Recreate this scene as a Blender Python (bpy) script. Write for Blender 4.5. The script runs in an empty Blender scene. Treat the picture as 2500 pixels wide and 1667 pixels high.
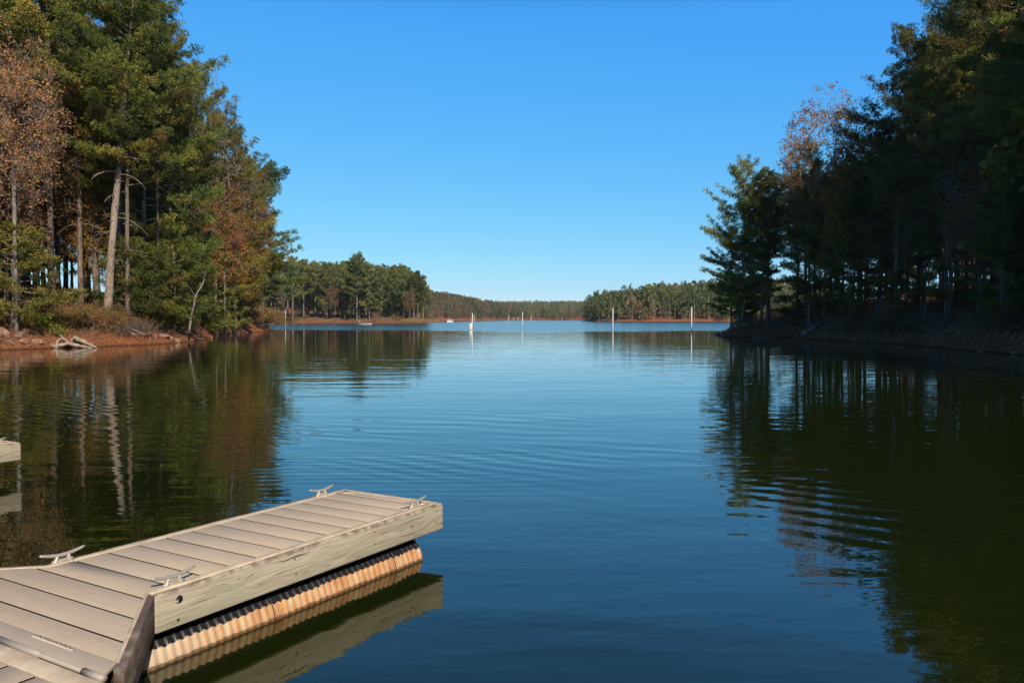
import bpy, bmesh, math, random
import numpy as np
from mathutils import Vector, Matrix
R = math.radians
sc = bpy.context.scene
COL = sc.collection

# ------------------------------------------------------------------ camera, sky, sun, exposure
F, CX, HY, CAMZ = 2018.0, 1250.0, 777.0, 2.1      # focal length, centre column and horizon row of the 2500 px photograph
cam = bpy.data.objects.new('camera', bpy.data.cameras.new('camera'))
COL.objects.link(cam); sc.camera = cam
cam.location = (0, 0, CAMZ)
cam.rotation_euler = (R(90 - 1.604), 0, 0)
cam.data.sensor_width = 36; cam.data.lens = F / 2500 * 36
cam.data.clip_start = 0.05; cam.data.clip_end = 9000

SUN_AZ = Vector((0.42, -0.907)); SUN_EL = R(36)
w = bpy.data.worlds.new('World'); sc.world = w; w.use_nodes = True
nt = w.node_tree; bgn = nt.nodes['Background']
sky = nt.nodes.new('ShaderNodeTexSky'); sky.sky_type = 'NISHITA'; sky.sun_disc = False
sky.sun_elevation = SUN_EL; sky.sun_rotation = math.atan2(SUN_AZ.x, SUN_AZ.y)
sky.altitude = 200; sky.air_density = 0.7; sky.dust_density = 0.0; sky.ozone_density = 6.0
# deep clear autumn blue: the green and blue of the sky model are evened out towards the horizon
def wmath(op, a, b):
    n = nt.nodes.new('ShaderNodeMath'); n.operation = op; nt.links.new(a, n.inputs[0]); n.inputs[1].default_value = b; return n.outputs[0]
sp = nt.nodes.new('ShaderNodeSeparateColor'); cb = nt.nodes.new('ShaderNodeCombineColor'); nt.links.new(sky.outputs[0], sp.inputs[0])
for ch, (pw, k) in enumerate(((1.15, 1.06), (0.56, 0.97), (0.12, 1.04))):
    v = wmath('MULTIPLY', sp.outputs[ch], 0.1); v = wmath('POWER', v, pw); v = wmath('MULTIPLY', v, k * 10 / 1.231)
    nt.links.new(v, cb.inputs[ch])
# sky above the view dimmed to lower fill light; clear skies darken overhead
tc = nt.nodes.new('ShaderNodeTexCoord'); sx = nt.nodes.new('ShaderNodeSeparateXYZ'); nt.links.new(tc.outputs['Generated'], sx.inputs[0])
mr = nt.nodes.new('ShaderNodeMapRange'); nt.links.new(sx.outputs['Z'], mr.inputs['Value'])
mr.inputs['From Min'].default_value = 0.335; mr.inputs['From Max'].default_value = 0.49; mr.inputs['To Min'].default_value = 1.0; mr.inputs['To Max'].default_value = 0.28
vm = nt.nodes.new('ShaderNodeVectorMath'); vm.operation = 'SCALE'; nt.links.new(cb.outputs[0], vm.inputs[0]); nt.links.new(mr.outputs[0], vm.inputs['Scale'])
nt.links.new(vm.outputs[0], bgn.inputs['Color'])
bgn.inputs['Strength'].default_value = 0.1

sd = bpy.data.lights.new('sun', 'SUN'); sd.energy = 4.0; sd.angle = R(0.5); sd.color = (1.0, 0.90, 0.73)
sun = bpy.data.objects.new('sun', sd); COL.objects.link(sun)
sv = Vector((SUN_AZ.x * math.cos(SUN_EL), SUN_AZ.y * math.cos(SUN_EL), math.sin(SUN_EL)))
sun.rotation_euler = sv.to_track_quat('Z', 'Y').to_euler(); sun.location = (30, -60, 60)
sc.view_settings.view_transform = 'Standard'; sc.view_settings.look = 'None'
sc.view_settings.exposure = 0.3; sc.view_settings.gamma = 1.0
sc.cycles.max_bounces = 6; sc.cycles.diffuse_bounces = 3; sc.cycles.glossy_bounces = 3
sc.cycles.transmission_bounces = 3; sc.cycles.volume_bounces = 0

# ------------------------------------------------------------------ small helpers
rng = np.random.default_rng(11)

def mesh_from(name, V, F3=None, F4=None, mats=(), var=None, smooth=False):
    """V (n,3); F3 (a,3); F4 (b,4); var = one float per face (tris first)"""
    me = bpy.data.meshes.new(name)
    V = np.asarray(V, dtype=np.float32)
    F3 = np.zeros((0, 3), np.int32) if F3 is None else np.asarray(F3, np.int32).reshape(-1, 3)
    F4 = np.zeros((0, 4), np.int32) if F4 is None else np.asarray(F4, np.int32).reshape(-1, 4)
    me.vertices.add(len(V)); me.vertices.foreach_set('co', V.ravel())
    li = np.concatenate([F3.ravel(), F4.ravel()]); me.loops.add(len(li)); me.loops.foreach_set('vertex_index', li)
    n3, n4 = len(F3), len(F4)
    starts = np.concatenate([np.arange(n3) * 3, n3 * 3 + np.arange(n4) * 4]).astype(np.int32)
    me.polygons.add(n3 + n4); me.polygons.foreach_set('loop_start', starts)
    me.polygons.foreach_set('loop_total', np.concatenate([np.full(n3, 3), np.full(n4, 4)]).astype(np.int32))
    if smooth: me.polygons.foreach_set('use_smooth', np.ones(n3 + n4, bool))
    if var is not None:
        a = me.attributes.new('var', 'FLOAT', 'FACE'); a.data.foreach_set('value', np.asarray(var, np.float32))
    for m in mats: me.materials.append(m)
    me.update(calc_edges=True)
    return me

class Geo:
    def __init__(s): s.V, s.F3, s.F4, s.v3, s.v4, s.n = [], [], [], [], [], 0
    def add(s, V, F3=None, F4=None, var=0.5):
        V = np.asarray(V, float)
        if F3 is not None and len(F3):
            F3 = np.asarray(F3); s.F3.append(F3 + s.n); s.v3.append(np.broadcast_to(np.asarray(var, float), (len(F3),)) )
        if F4 is not None and len(F4):
            F4 = np.asarray(F4); s.F4.append(F4 + s.n); s.v4.append(np.broadcast_to(np.asarray(var, float), (len(F4),)) )
        s.V.append(V); s.n += len(V)
    def tube(s, P, rad, sides=6, cap=True, var=0.5, wob=0.0):
        P = np.asarray(P, float); n = len(P); rad = np.broadcast_to(np.asarray(rad, float), (n,))
        T = np.gradient(P, axis=0); T /= np.linalg.norm(T, axis=1, keepdims=True) + 1e-9
        ref = np.array([0, 0, 1.0]) if abs(T[0][2]) < 0.9 else np.array([1.0, 0, 0])
        A = np.cross(T, ref); A /= np.linalg.norm(A, axis=1, keepdims=True) + 1e-9; B = np.cross(T, A)
        th = np.arange(sides) / sides * 2 * np.pi
        r = rad[:, None] * (1 + wob * rng.standard_normal((n, sides)))
        V = P[:, None, :] + r[..., None] * (np.cos(th)[None, :, None] * A[:, None, :] + np.sin(th)[None, :, None] * B[:, None, :])
        i = np.arange(n - 1)[:, None] * sides; j = np.arange(sides)[None, :]; k = (j + 1) % sides
        F4 = np.stack([i + j, i + k, i + sides + k, i + sides + j], -1).reshape(-1, 4)
        V = V.reshape(-1, 3); F3 = None
        if cap:
            V = np.vstack([V, P[0], P[-1]]); a, b = n * sides, n * sides + 1; q = np.arange(sides); q2 = (q + 1) % sides
            F3 = np.vstack([np.stack([np.full(sides, a), q2, q], -1), np.stack([np.full(sides, b), (n - 1) * sides + q, (n - 1) * sides + q2], -1)])
        s.add(V, F3, F4, var)
    def box(s, c, d, M=None, var=0.5):
        x, y, z = [q / 2 for q in d]
        V = np.array([(-x, -y, -z), (x, -y, -z), (x, y, -z), (-x, y, -z), (-x, -y, z), (x, -y, z), (x, y, z), (-x, y, z)])
        if M is not None: V = V @ np.asarray(M).T
        V = V + np.asarray(c)
        s.add(V, None, [(0, 3, 2, 1), (4, 5, 6, 7), (0, 1, 5, 4), (1, 2, 6, 5), (2, 3, 7, 6), (3, 0, 4, 7)], var)
    def prism(s, poly, z0, z1, var=0.5):
        n = len(poly); V = [(x, y, z0) for x, y in poly] + [(x, y, z1) for x, y in poly]
        if n == 4: F3 = None; F4 = [(3, 2, 1, 0), (4, 5, 6, 7)]
        else: F3 = [(0, i + 1, i) for i in range(1, n - 1)] + [(n, n + i, n + i + 1) for i in range(1, n - 1)]; F4 = []
        F4 = F4 + [(i, (i + 1) % n, n + (i + 1) % n, n + i) for i in range(n)]
        s.add(V, F3, F4, var)
    def arrays(s):
        V = np.concatenate(s.V)
        F3 = np.concatenate(s.F3) if s.F3 else None; F4 = np.concatenate(s.F4) if s.F4 else None
        var = np.concatenate(s.v3 + s.v4)
        return V, F3, F4, var
    def mesh(s, name, mats, smooth=False):
        V, F3, F4, var = s.arrays(); return mesh_from(name, V, F3, F4, mats, var, smooth)

def link(name, me, parent=None, bevel=0.0):
    o = bpy.data.objects.new(name, me); COL.objects.link(o)
    if parent: o.parent = parent
    if bevel:
        b = o.modifiers.new('bevel', 'BEVEL'); b.width = bevel; b.segments = 2; b.limit_method = 'ANGLE'
    return o
def tag(o, label=None, cat=None, group=None, kind=None):
    if label: o['label'] = label
    if cat: o['category'] = cat
    if group: o['group'] = group
    if kind: o['kind'] = kind
    return o
def thing(name, label, cat, loc=(0, 0, 0), rz=0.0, group=None):
    o = bpy.data.objects.new(name, None); COL.objects.link(o); o.location = loc; o.rotation_euler = (0, 0, rz)
    o.empty_display_size = 0.3
    return tag(o, label, cat, group)
def copy_tree(o, parent=None):
    c = o.copy(); COL.objects.link(c); c.parent = parent
    for ch in list(o.children): copy_tree(ch, c)
    return c

# ------------------------------------------------------------------ node helpers
class NT:
    def __init__(s, name):
        s.m = bpy.data.materials.new(name); s.m.use_nodes = True; s.t = s.m.node_tree
        s.p = s.t.nodes['Principled BSDF']; s.out = s.t.nodes['Material Output']
    def set(s, sock, v):
        if isinstance(v, bpy.types.NodeSocket): s.t.links.new(v, sock)
        elif isinstance(v, (tuple, list)) and len(v) == 3 and sock.type == 'RGBA': sock.default_value = (*v, 1)
        else: sock.default_value = v
    def n(s, typ, ins=None, out=0, **kw):
        nd = s.t.nodes.new('ShaderNode' + typ)
        for k, v in kw.items(): setattr(nd, k, v)
        for k, v in (ins or {}).items(): s.set(nd.inputs[k], v)
        return nd.outputs[out]
    def math(s, op, a, b=0.0, c=0.0): return s.n('Math', {0: a, 1: b, 2: c}, operation=op)
    def noise(s, vec, scale, detail=4, rough=0.55, dist=0.0, out=0):
        return s.n('TexNoise', {'Vector': vec, 'Scale': scale, 'Detail': detail, 'Roughness': rough, 'Distortion': dist}, out)
    def ramp(s, fac, stops, interp='LINEAR'):
        nd = s.t.nodes.new('ShaderNodeValToRGB'); cr = nd.color_ramp; cr.interpolation = interp
        while len(cr.elements) < len(stops): cr.elements.new(0.5)
        for e, (p, c) in zip(cr.elements, stops): e.position = p; e.color = (*c, 1) if len(c) == 3 else c
        s.set(nd.inputs[0], fac); return nd.outputs[0]
    def rng(s, v, a, b, c=0.0, d=1.0, smooth=True):
        return s.n('MapRange', {'Value': v, 'From Min': a, 'From Max': b, 'To Min': c, 'To Max': d}, interpolation_type='SMOOTHSTEP' if smooth else 'LINEAR')
    def mix(s, f, a, b, blend='MIX'):
        nd = s.t.nodes.new('ShaderNodeMix'); nd.data_type = 'RGBA'; nd.blend_type = blend
        s.set(nd.inputs['Factor'], f); s.set(nd.inputs['A'], a); s.set(nd.inputs['B'], b); return nd.outputs['Result']
    def mapping(s, vec, scale=(1, 1, 1), rot=(0, 0, 0), loc=(0, 0, 0)):
        return s.n('Mapping', {'Vector': vec, 'Scale': scale, 'Rotation': rot, 'Location': loc})
    def pos(s): return s.n('NewGeometry')
    def obj(s): return s.n('TexCoord', out=3)
    def sep(s, v): nd = s.t.nodes.new('ShaderNodeSeparateXYZ'); s.set(nd.inputs[0], v); return nd.outputs
    def bump(s, h, strength, dist):
        o = s.n('Bump', {'Height': h, 'Strength': strength, 'Distance': dist}); s.set(s.p.inputs['Normal'], o); return o
    def fin(s, base=None, rough=None, spec=None, metal=None):
        if base is not None: s.set(s.p.inputs['Base Color'], base)
        if rough is not None: s.set(s.p.inputs['Roughness'], rough)
        if spec is not None: s.set(s.p.inputs['Specular IOR Level'], spec)
        if metal is not None: s.set(s.p.inputs['Metallic'], metal)
        return s.m

def simple(name, col, rough=0.5, metal=0.0, nz=0.12, scale=9.0):
    k = NT(name); f = k.noise(k.obj(), scale, 5)
    c = k.mix(f, tuple(x * (1 - nz) for x in col), tuple(min(1, x * (1 + nz)) for x in col))
    k.bump(k.noise(k.obj(), scale * 12, 3), 0.15, 0.004)
    return k.fin(c, rough, metal=metal)

def foliage(name, stops, trans=0.25, rough=0.65, hue=0.03, val=0.35):
    """colour differs clump by clump (stored on the faces) and tree by tree"""
    k = NT(name)
    a = k.n('Attribute', out=2, attribute_name='var')
    rnd = k.n('ObjectInfo', out=5)
    c = k.ramp(a, stops)
    nd = k.t.nodes.new('ShaderNodeHueSaturation')
    k.set(nd.inputs['Color'], c); k.set(nd.inputs['Hue'], k.rng(rnd, 0, 1, 0.5 - hue, 0.5 + hue, False))
    k.set(nd.inputs['Value'], k.rng(k.math('FRACT', k.math('MULTIPLY', rnd, 7.31)), 0, 1, 1 - val, 1 + val, False))
    c = nd.outputs[0]
    k.fin(c, rough, 0.25)
    tr = k.n('BsdfTranslucent', {'Color': c})
    mx = k.t.nodes.new('ShaderNodeMixShader'); mx.inputs[0].default_value = trans
    k.t.links.new(k.p.outputs[0], mx.inputs[1]); k.t.links.new(tr, mx.inputs[2]); k.t.links.new(mx.outputs[0], k.out.inputs['Surface'])
    return k.m

def bark(name, c0, c1, c2, sc_=1.0):
    k = NT(name); v = k.mapping(k.obj(), (5 * sc_, 5 * sc_, 1.3 * sc_))
    f = k.noise(v, 2.0, 6, 0.65, 0.6); g = k.noise(k.mapping(k.obj(), (1, 1, 0.25)), 1.1, 3)
    c = k.ramp(f, [(0.32, c0), (0.5, c1), (0.68, c2)])
    c = k.mix(k.rng(g, 0.45, 0.65, 0, 0.5), c, c2)
    k.bump(f, 0.8, 0.05); return k.fin(c, 0.9, 0.15)

M = {}
M['pine'] = foliage('pine_needles', [(0.0, (0.065, 0.090, 0.022)), (0.3, (0.145, 0.162, 0.034)), (0.55, (0.235, 0.225, 0.046)), (0.85, (0.330, 0.275, 0.060)), (1.0, (0.36, 0.21, 0.06))], 0.32, val=0.42)
M['pine_far'] = foliage('distant_pine_needles', [(0.0, (0.085, 0.110, 0.030)), (0.5, (0.19, 0.20, 0.055)), (0.85, (0.28, 0.24, 0.08)), (1.0, (0.34, 0.23, 0.09))], 0.32, val=0.4)
M['rust'] = foliage('rust_leaves', [(0.0, (0.20, 0.065, 0.03)), (0.4, (0.36, 0.13, 0.05)), (0.75, (0.45, 0.21, 0.07)), (1.0, (0.22, 0.18, 0.04))], 0.4, hue=0.012)
M['rustpale'] = foliage('pinkish_rust_leaves', [(0.0, (0.28, 0.105, 0.055)), (0.4, (0.45, 0.20, 0.10)), (0.75, (0.50, 0.28, 0.09)), (1.0, (0.38, 0.19, 0.12))], 0.4, hue=0.01)
M['gold'] = foliage('golden_leaves', [(0.0, (0.20, 0.09, 0.02)), (0.4, (0.34, 0.17, 0.02)), (0.8, (0.42, 0.25, 0.03)), (1.0, (0.16, 0.16, 0.03))], 0.4, hue=0.01)
M['brown'] = foliage('brown_leaves', [(0.0, (0.14, 0.065, 0.03)), (0.5, (0.27, 0.13, 0.06)), (0.85, (0.32, 0.19, 0.08)), (1.0, (0.18, 0.18, 0.04))], 0.35, hue=0.012)
M['lime'] = foliage('yellow_green_leaves', [(0.0, (0.16, 0.19, 0.03)), (0.5, (0.30, 0.31, 0.05)), (1.0, (0.40, 0.34, 0.07))], 0.4, hue=0.005, val=0.1)
M['shrubleaf'] = foliage('shrub_leaves', [(0.0, (0.20, 0.10, 0.05)), (0.35, (0.36, 0.18, 0.08)), (0.7, (0.34, 0.24, 0.09)), (1.0, (0.18, 0.19, 0.05))], 0.35, hue=0.01)
M['farmix'] = foliage('distant_mixed_leaves', [(0.0, (0.09, 0.115, 0.035)), (0.45, (0.19, 0.21, 0.065)), (0.62, (0.26, 0.23, 0.085)), (0.78, (0.30, 0.20, 0.11)), (0.9, (0.36, 0.22, 0.12)), (1.0, (0.30, 0.24, 0.16))], 0.25)
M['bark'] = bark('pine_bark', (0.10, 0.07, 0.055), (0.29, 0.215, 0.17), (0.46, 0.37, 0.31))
M['dark_bark'] = bark('shaded_pine_bark', (0.07, 0.05, 0.04), (0.17, 0.125, 0.10), (0.28, 0.22, 0.18))  # darker bark tone of the tall bare-trunked pines
M['pale_bark'] = bark('pale_bark', (0.09, 0.08, 0.07), (0.22, 0.19, 0.165), (0.36, 0.32, 0.28))
M['drift'] = bark('weathered_driftwood', (0.10, 0.065, 0.05), (0.34, 0.26, 0.20), (0.55, 0.46, 0.38), 2.0)

# ------------------------------------------------------------------ the land: one height function for ground and everything on it
_ph = np.random.default_rng(3)
_oct = []
for fr, am in ((0.09, 1.0), (0.22, 0.55), (0.55, 0.3), (1.3, 0.16), (2.9, 0.08)):
    for _ in range(5):
        a = _ph.uniform(0, 2 * np.pi); f_ = fr * _ph.uniform(0.75, 1.3)
        _oct.append((f_ * np.cos(a), f_ * np.sin(a), _ph.uniform(0, 6.28), am * 0.45, fr))
def wob(x, y, lo=0, hi=9):
    s = 0
    for kx, ky, p, am, fr in _oct:
        if lo <= fr <= hi: s = s + am * np.sin(kx * x + ky * y + p)
    return s
LAND = {
 'L': [(-33.6,54),(-32.6,58),(-30.7,61),(-29.2,64),(-28.5,72),(-29.7,81),(-36,99.5),(-37.8,111),(-39,126),(-40.8,141),(-46,150),(-60,158),(-100,170),(-180,180),(-400,150),(-400,-200),(-150,-200),(-70,-60),(-50,0),(-40,30),(-36,45)],
 'R': [(29.5,47.6),(29.3,52),(31.4,65),(29.9,74.3),(29.9,86.5),(29.4,91),(26.8,92),(23.5,92.5),(24.5,98),(27.4,109),(33,112),(50,114),(90,120),(400,130),(400,-250),(60,-250),(40,-60),(32,0),(29.5,30)],
 'M': [(-34,404),(-40,381),(-45,375),(-60,392),(-80,424),(-110,455),(-142,487),(-200,500),(-420,480),(-600,700),(-250,700),(-120,600),(-60,500),(-42,440)],
 'FL': [(-700,850),(-88,940),(-45,1060),(-12,1200),(20,1500),(0,3500),(-2500,3500),(-2500,700)],
 'FC': [(-500,1480),(20,1430),(260,1400),(900,1350),(900,4000),(-500,4000)],
 'FR': [(60,650),(60,590),(66,560),(90,545),(132,543),(300,520),(900,480),(2000,700),(2000,1500),(300,1300),(120,930),(70,830),(64,720)],
}
PROF = {
 'L': ([-40,-4,0,0.7,1.5,8,14,30,60,200],[-6,-1.2,0,.5,1.0,3.2,4.8,7.0,9.5,13]),
 'R': ([-40,-4,0,0.7,1.5,8,22,60,200],[-6,-1.2,0,.5,1.1,2.9,6.0,11,15]),
 'M': ([-40,-4,0,1,4,15,40,120],[-6,-1.2,0,.5,1.4,2.8,5,9]),
 'FL': ([-40,-4,0,3,30,160,400],[-6,-1.2,0,.8,4,12,18]),
 'FC': ([-40,-4,0,3,40,200,700],[-6,-1.2,0,.7,5,13,24]),
 'FR': ([-40,-4,0,3,25,130,400],[-6,-1.2,0,1.0,4,11,16]),
}
def sdist(poly, x, y):
    P = np.asarray(poly, float); d2 = np.full(x.shape, 1e18); ins = np.zeros(x.shape, bool)
    for i in range(len(P)):
        ax, ay = P[i]; bx, by = P[(i + 1) % len(P)]; ex, ey = bx - ax, by - ay
        t = np.clip(((x - ax) * ex + (y - ay) * ey) / (ex * ex + ey * ey), 0, 1)
        d2 = np.minimum(d2, (x - ax - t * ex) ** 2 + (y - ay - t * ey) ** 2)
        c = ((ay > y) != (by > y)) & (x < ex * (y - ay) / (ey if ey else 1e-9) + ax); ins ^= c
    return np.where(ins, 1, -1) * np.sqrt(d2)
def height(x, y, full=True):
    x = np.atleast_1d(np.asarray(x, float)); y = np.atleast_1d(np.asarray(y, float))
    z = np.full(x.shape, -7.0)
    rough = 0.5 * wob(x, y, 0.2, 3)
    for k, poly in LAND.items():
        t = sdist(poly, x, y)
        if k == 'FL': amp = 1.2 + 1.0 * np.clip((-x - 10) / 90, 0, 1)
        elif k == 'FC': amp = 1 + 0.15 * wob(x * 0.2, y * 0.2, 0, .1)
        elif k == 'FR': amp = 1 + 0.25 * np.clip((x - 60) / 80, 0, 1)
        else: amp = 1.0
        tt = t + rough * np.clip(1.2 - t / 30, 0, 1.2)
        h = np.interp(tt, *PROF[k]) * np.where(tt > 3, amp, 1)
        h = h + np.clip(tt / 5, 0, 1) * (0.30 * wob(x, y, 0, 0.6)) + np.clip(tt / 0.6, 0, 1) * 0.22 * wob(x + 7, y, 1, 3)
        z = np.maximum(z, h)
    return z
def gz(x, y): return float(height([x], [y])[0])

def build_ground():
    ang = np.concatenate([np.arange(-180, -60, 3.0), np.arange(-60, -36, 0.6), np.arange(-36, 36, 0.11), np.arange(36, 60, 0.6), np.arange(60, 180, 3.0)])
    rad = [2.0]
    while rad[-1] < 2500: rad.append(rad[-1] * (1.007 if 38 < rad[-1] < 180 else 1.02))
    rad = np.array(rad); A, D = np.meshgrid(np.radians(ang), rad)
    X = D * np.sin(A); Y = D * np.cos(A); Z = height(X.ravel(), Y.ravel())
    V = np.stack([X.ravel(), Y.ravel(), Z], 1); nr, na = X.shape
    i = np.arange(nr - 1)[:, None] * na; j = np.arange(na)[None, :]; k = (j + 1) % na
    F4 = np.stack([i + j, i + k, i + na + k, i + na + j], -1).reshape(-1, 4)
    V = np.vstack([V, [0, 0, Z[:na].mean()]]); c = len(V) - 1; q = np.arange(na)
    F3 = np.stack([np.full(na, c), (q + 1) % na, q], -1)
    k_ = NT('red_clay_and_pine_straw'); p = k_.pos(); x, y, z = k_.sep(p)
    n1 = k_.noise(p, 0.6, 6, 0.6); n2 = k_.noise(p, 5.0, 5, 0.65); n3 = k_.noise(k_.mapping(p, (1, 1, 3)), 1.7, 5)
    clay = k_.ramp(n2, [(0.3, (0.17, 0.052, 0.024)), (0.5, (0.36, 0.13, 0.055)), (0.7, (0.50, 0.24, 0.12))])
    straw = k_.ramp(n2, [(0.3, (0.07, 0.030, 0.016)), (0.48, (0.19, 0.075, 0.034)), (0.62, (0.30, 0.13, 0.060)), (0.75, (0.36, 0.20, 0.11))])
    hz = k_.math('ADD', z, k_.math('MULTIPLY', k_.math('SUBTRACT', n1, 0.5), 2.6))
    c = k_.mix(k_.rng(hz, 0.7, 1.5), clay, straw)
    wet = k_.rng(z, 0.02, 0.16, 0.45, 1.0); c = k_.mix(1.0, c, wet, 'MULTIPLY')
    k_.bump(k_.math('ADD', n2, k_.math('MULTIPLY', k_.noise(p, 17, 4), 0.35)), 1.0, 0.35)
    m = k_.fin(c, 0.95, 0.15)
    o = link('ground', mesh_from('ground', V, F3, F4[:, ::-1], [m], smooth=True)); tag(o, kind='structure'); return o
build_ground()

# ------------------------------------------------------------------ water
def build_water():
    k = NT('lake_water'); p = k.pos(); x, y, z = k.sep(p)
    H = None
    def add(h):
        nonlocal H; H = h if H is None else k.math('ADD', H, h)
    mul = lambda a, b: k.math('MULTIPLY', a, b)
    patch = k.rng(k.noise(k.mapping(p, (0.10, 0.22, 1)), 1.0, 2), 0.38, 0.62, 0.35, 1.0)
    # gentle long swells, small ripples
    add(mul(k.noise(k.mapping(p, (0.22, 0.75, 1), (0, 0, R(-12))), 1.0, 2, 0.5), 0.016))
    add(mul(mul(k.noise(k.mapping(p, (0.9, 2.6, 1), (0, 0, R(-20))), 1.0, 2, 0.5), 0.0060), patch))
    add(mul(mul(k.noise(k.mapping(p, (3.5, 7.0, 1), (0, 0, R(14))), 1.0, 1, 0.5), 0.0010), patch))
    # a spent boat wake: trains of long crests crossing the near water
    def train(kx, ky, off, half, wl, amp, nz):
        q = k.math('ADD', mul(x, kx), mul(y, ky))
        wv = mul(k.math('SUBTRACT', k.noise(k.mapping(p, (0.16, 0.16, 1)), 1.0, 2), 0.5), nz)
        ph = mul(k.math('ADD', q, wv), 2 * math.pi / wl)
        m = k.rng(k.math('ABSOLUTE', k.math('SUBTRACT', q, off)), half * 0.3, half, 1.0, 0.0)
        m = mul(m, k.rng(k.noise(k.mapping(p, (0.28, 0.28, 1), (0, 0, 0), (5 * off, 0, 0)), 1.0, 1), 0.40, 0.62, 0.12, 1.0))
        add(mul(mul(k.math('SINE', ph), amp), m))
    train(0.57, 0.82, 9.6, 2.6, 0.42, 0.0018, 1.4)
    train(0.30, 0.95, 14.5, 5.0, 0.75, 0.0018, 3.0)
    train(-0.10, 0.99, 11.2, 3.0, 0.27, 0.0008, 1.2)
    # wind-ruffled water further out
    edge = mul(k.math('SUBTRACT', k.noise(k.mapping(p, (0.035, 0.012, 1)), 1.0, 3), 0.5), 1.0)
    near0 = k.math('ADD', y, k.math('ADD', mul(edge, 70.0), mul(x, 0.25)))
    far0 = k.math('SUBTRACT', k.math('ADD', y, mul(edge, 90.0)), mul(k.rng(x, -45, -5), 420.0))
    wind = mul(k.rng(near0, 118, 150), k.rng(far0, 300, 350, 1.0, 0.08))
    wind = mul(wind, k.rng(k.math('ADD', x, mul(k.math('SUBTRACT', y, 250), -0.2)), -110, -60, 0.35, 1.0))
    add(mul(mul(k.noise(k.mapping(p, (0.8, 1.6, 1)), 1.0, 3, 0.6), 0.03), wind))
    bn = k.n('Bump', {'Height': H, 'Strength': 1.0, 'Distance': 1.0}); k.set(k.p.inputs['Normal'], bn)
    k.p.inputs['IOR'].default_value = 1.6; k.p.inputs['Specular Tint'].default_value = (1, 0.96, 0.62, 1)
    base = k.mix(k.rng(k.noise(k.mapping(p, (0.05, 0.05, 1)), 1.0, 2), 0.3, 0.7), (0.0095, 0.0150, 0.0020), (0.0120, 0.0180, 0.0030))
    m = k.fin(base, k.rng(wind, 0, 1, 0.012, 0.17), k.rng(wind, 0, 1, 0.5, 1.0))
    V = [(-2500, -2500, 0), (2500, -2500, 0), (2500, 2500, 0), (-2500, 2500, 0)]
    o = link('water', mesh_from('water', V, None, [(0, 1, 2, 3)], [m])); tag(o, kind='structure')
build_water()

# ------------------------------------------------------------------ trees
def unit(v): v = np.asarray(v, float); return v / (np.linalg.norm(v, axis=-1, keepdims=True) + 1e-9)

def blades(g, P, D, K, L, W, r, spread=0.75, var=None, flip=True):
    """K narrow leaves bursting from every point P along D; all in one array"""
    n = len(P); P = np.repeat(P, K, 0); D = np.repeat(D, K, 0)
    d = unit(D * 0.8 + r.standard_normal((n * K, 3)) * spread + np.array([0, 0, 0.18]))
    s = unit(np.cross(d, r.standard_normal((n * K, 3))))
    ln = L * r.uniform(0.6, 1.2, (n * K, 1)); wd = W * r.uniform(0.6, 1.3, (n * K, 1))
    b = P + r.standard_normal((n * K, 3)) * L * 0.16
    V = np.stack([b, b + d * ln + s * wd * 0.5, b + d * ln * 0.92 - s * wd * 0.5], 1).reshape(-1, 3)
    F3 = np.arange(n * K * 3).reshape(-1, 3)
    v = np.repeat(var if var is not None else r.uniform(0, 1, n), K)
    v = np.clip(v + r.normal(0, 0.07, n * K), 0, 1)
    g.add(V, F3, None, v)

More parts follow.
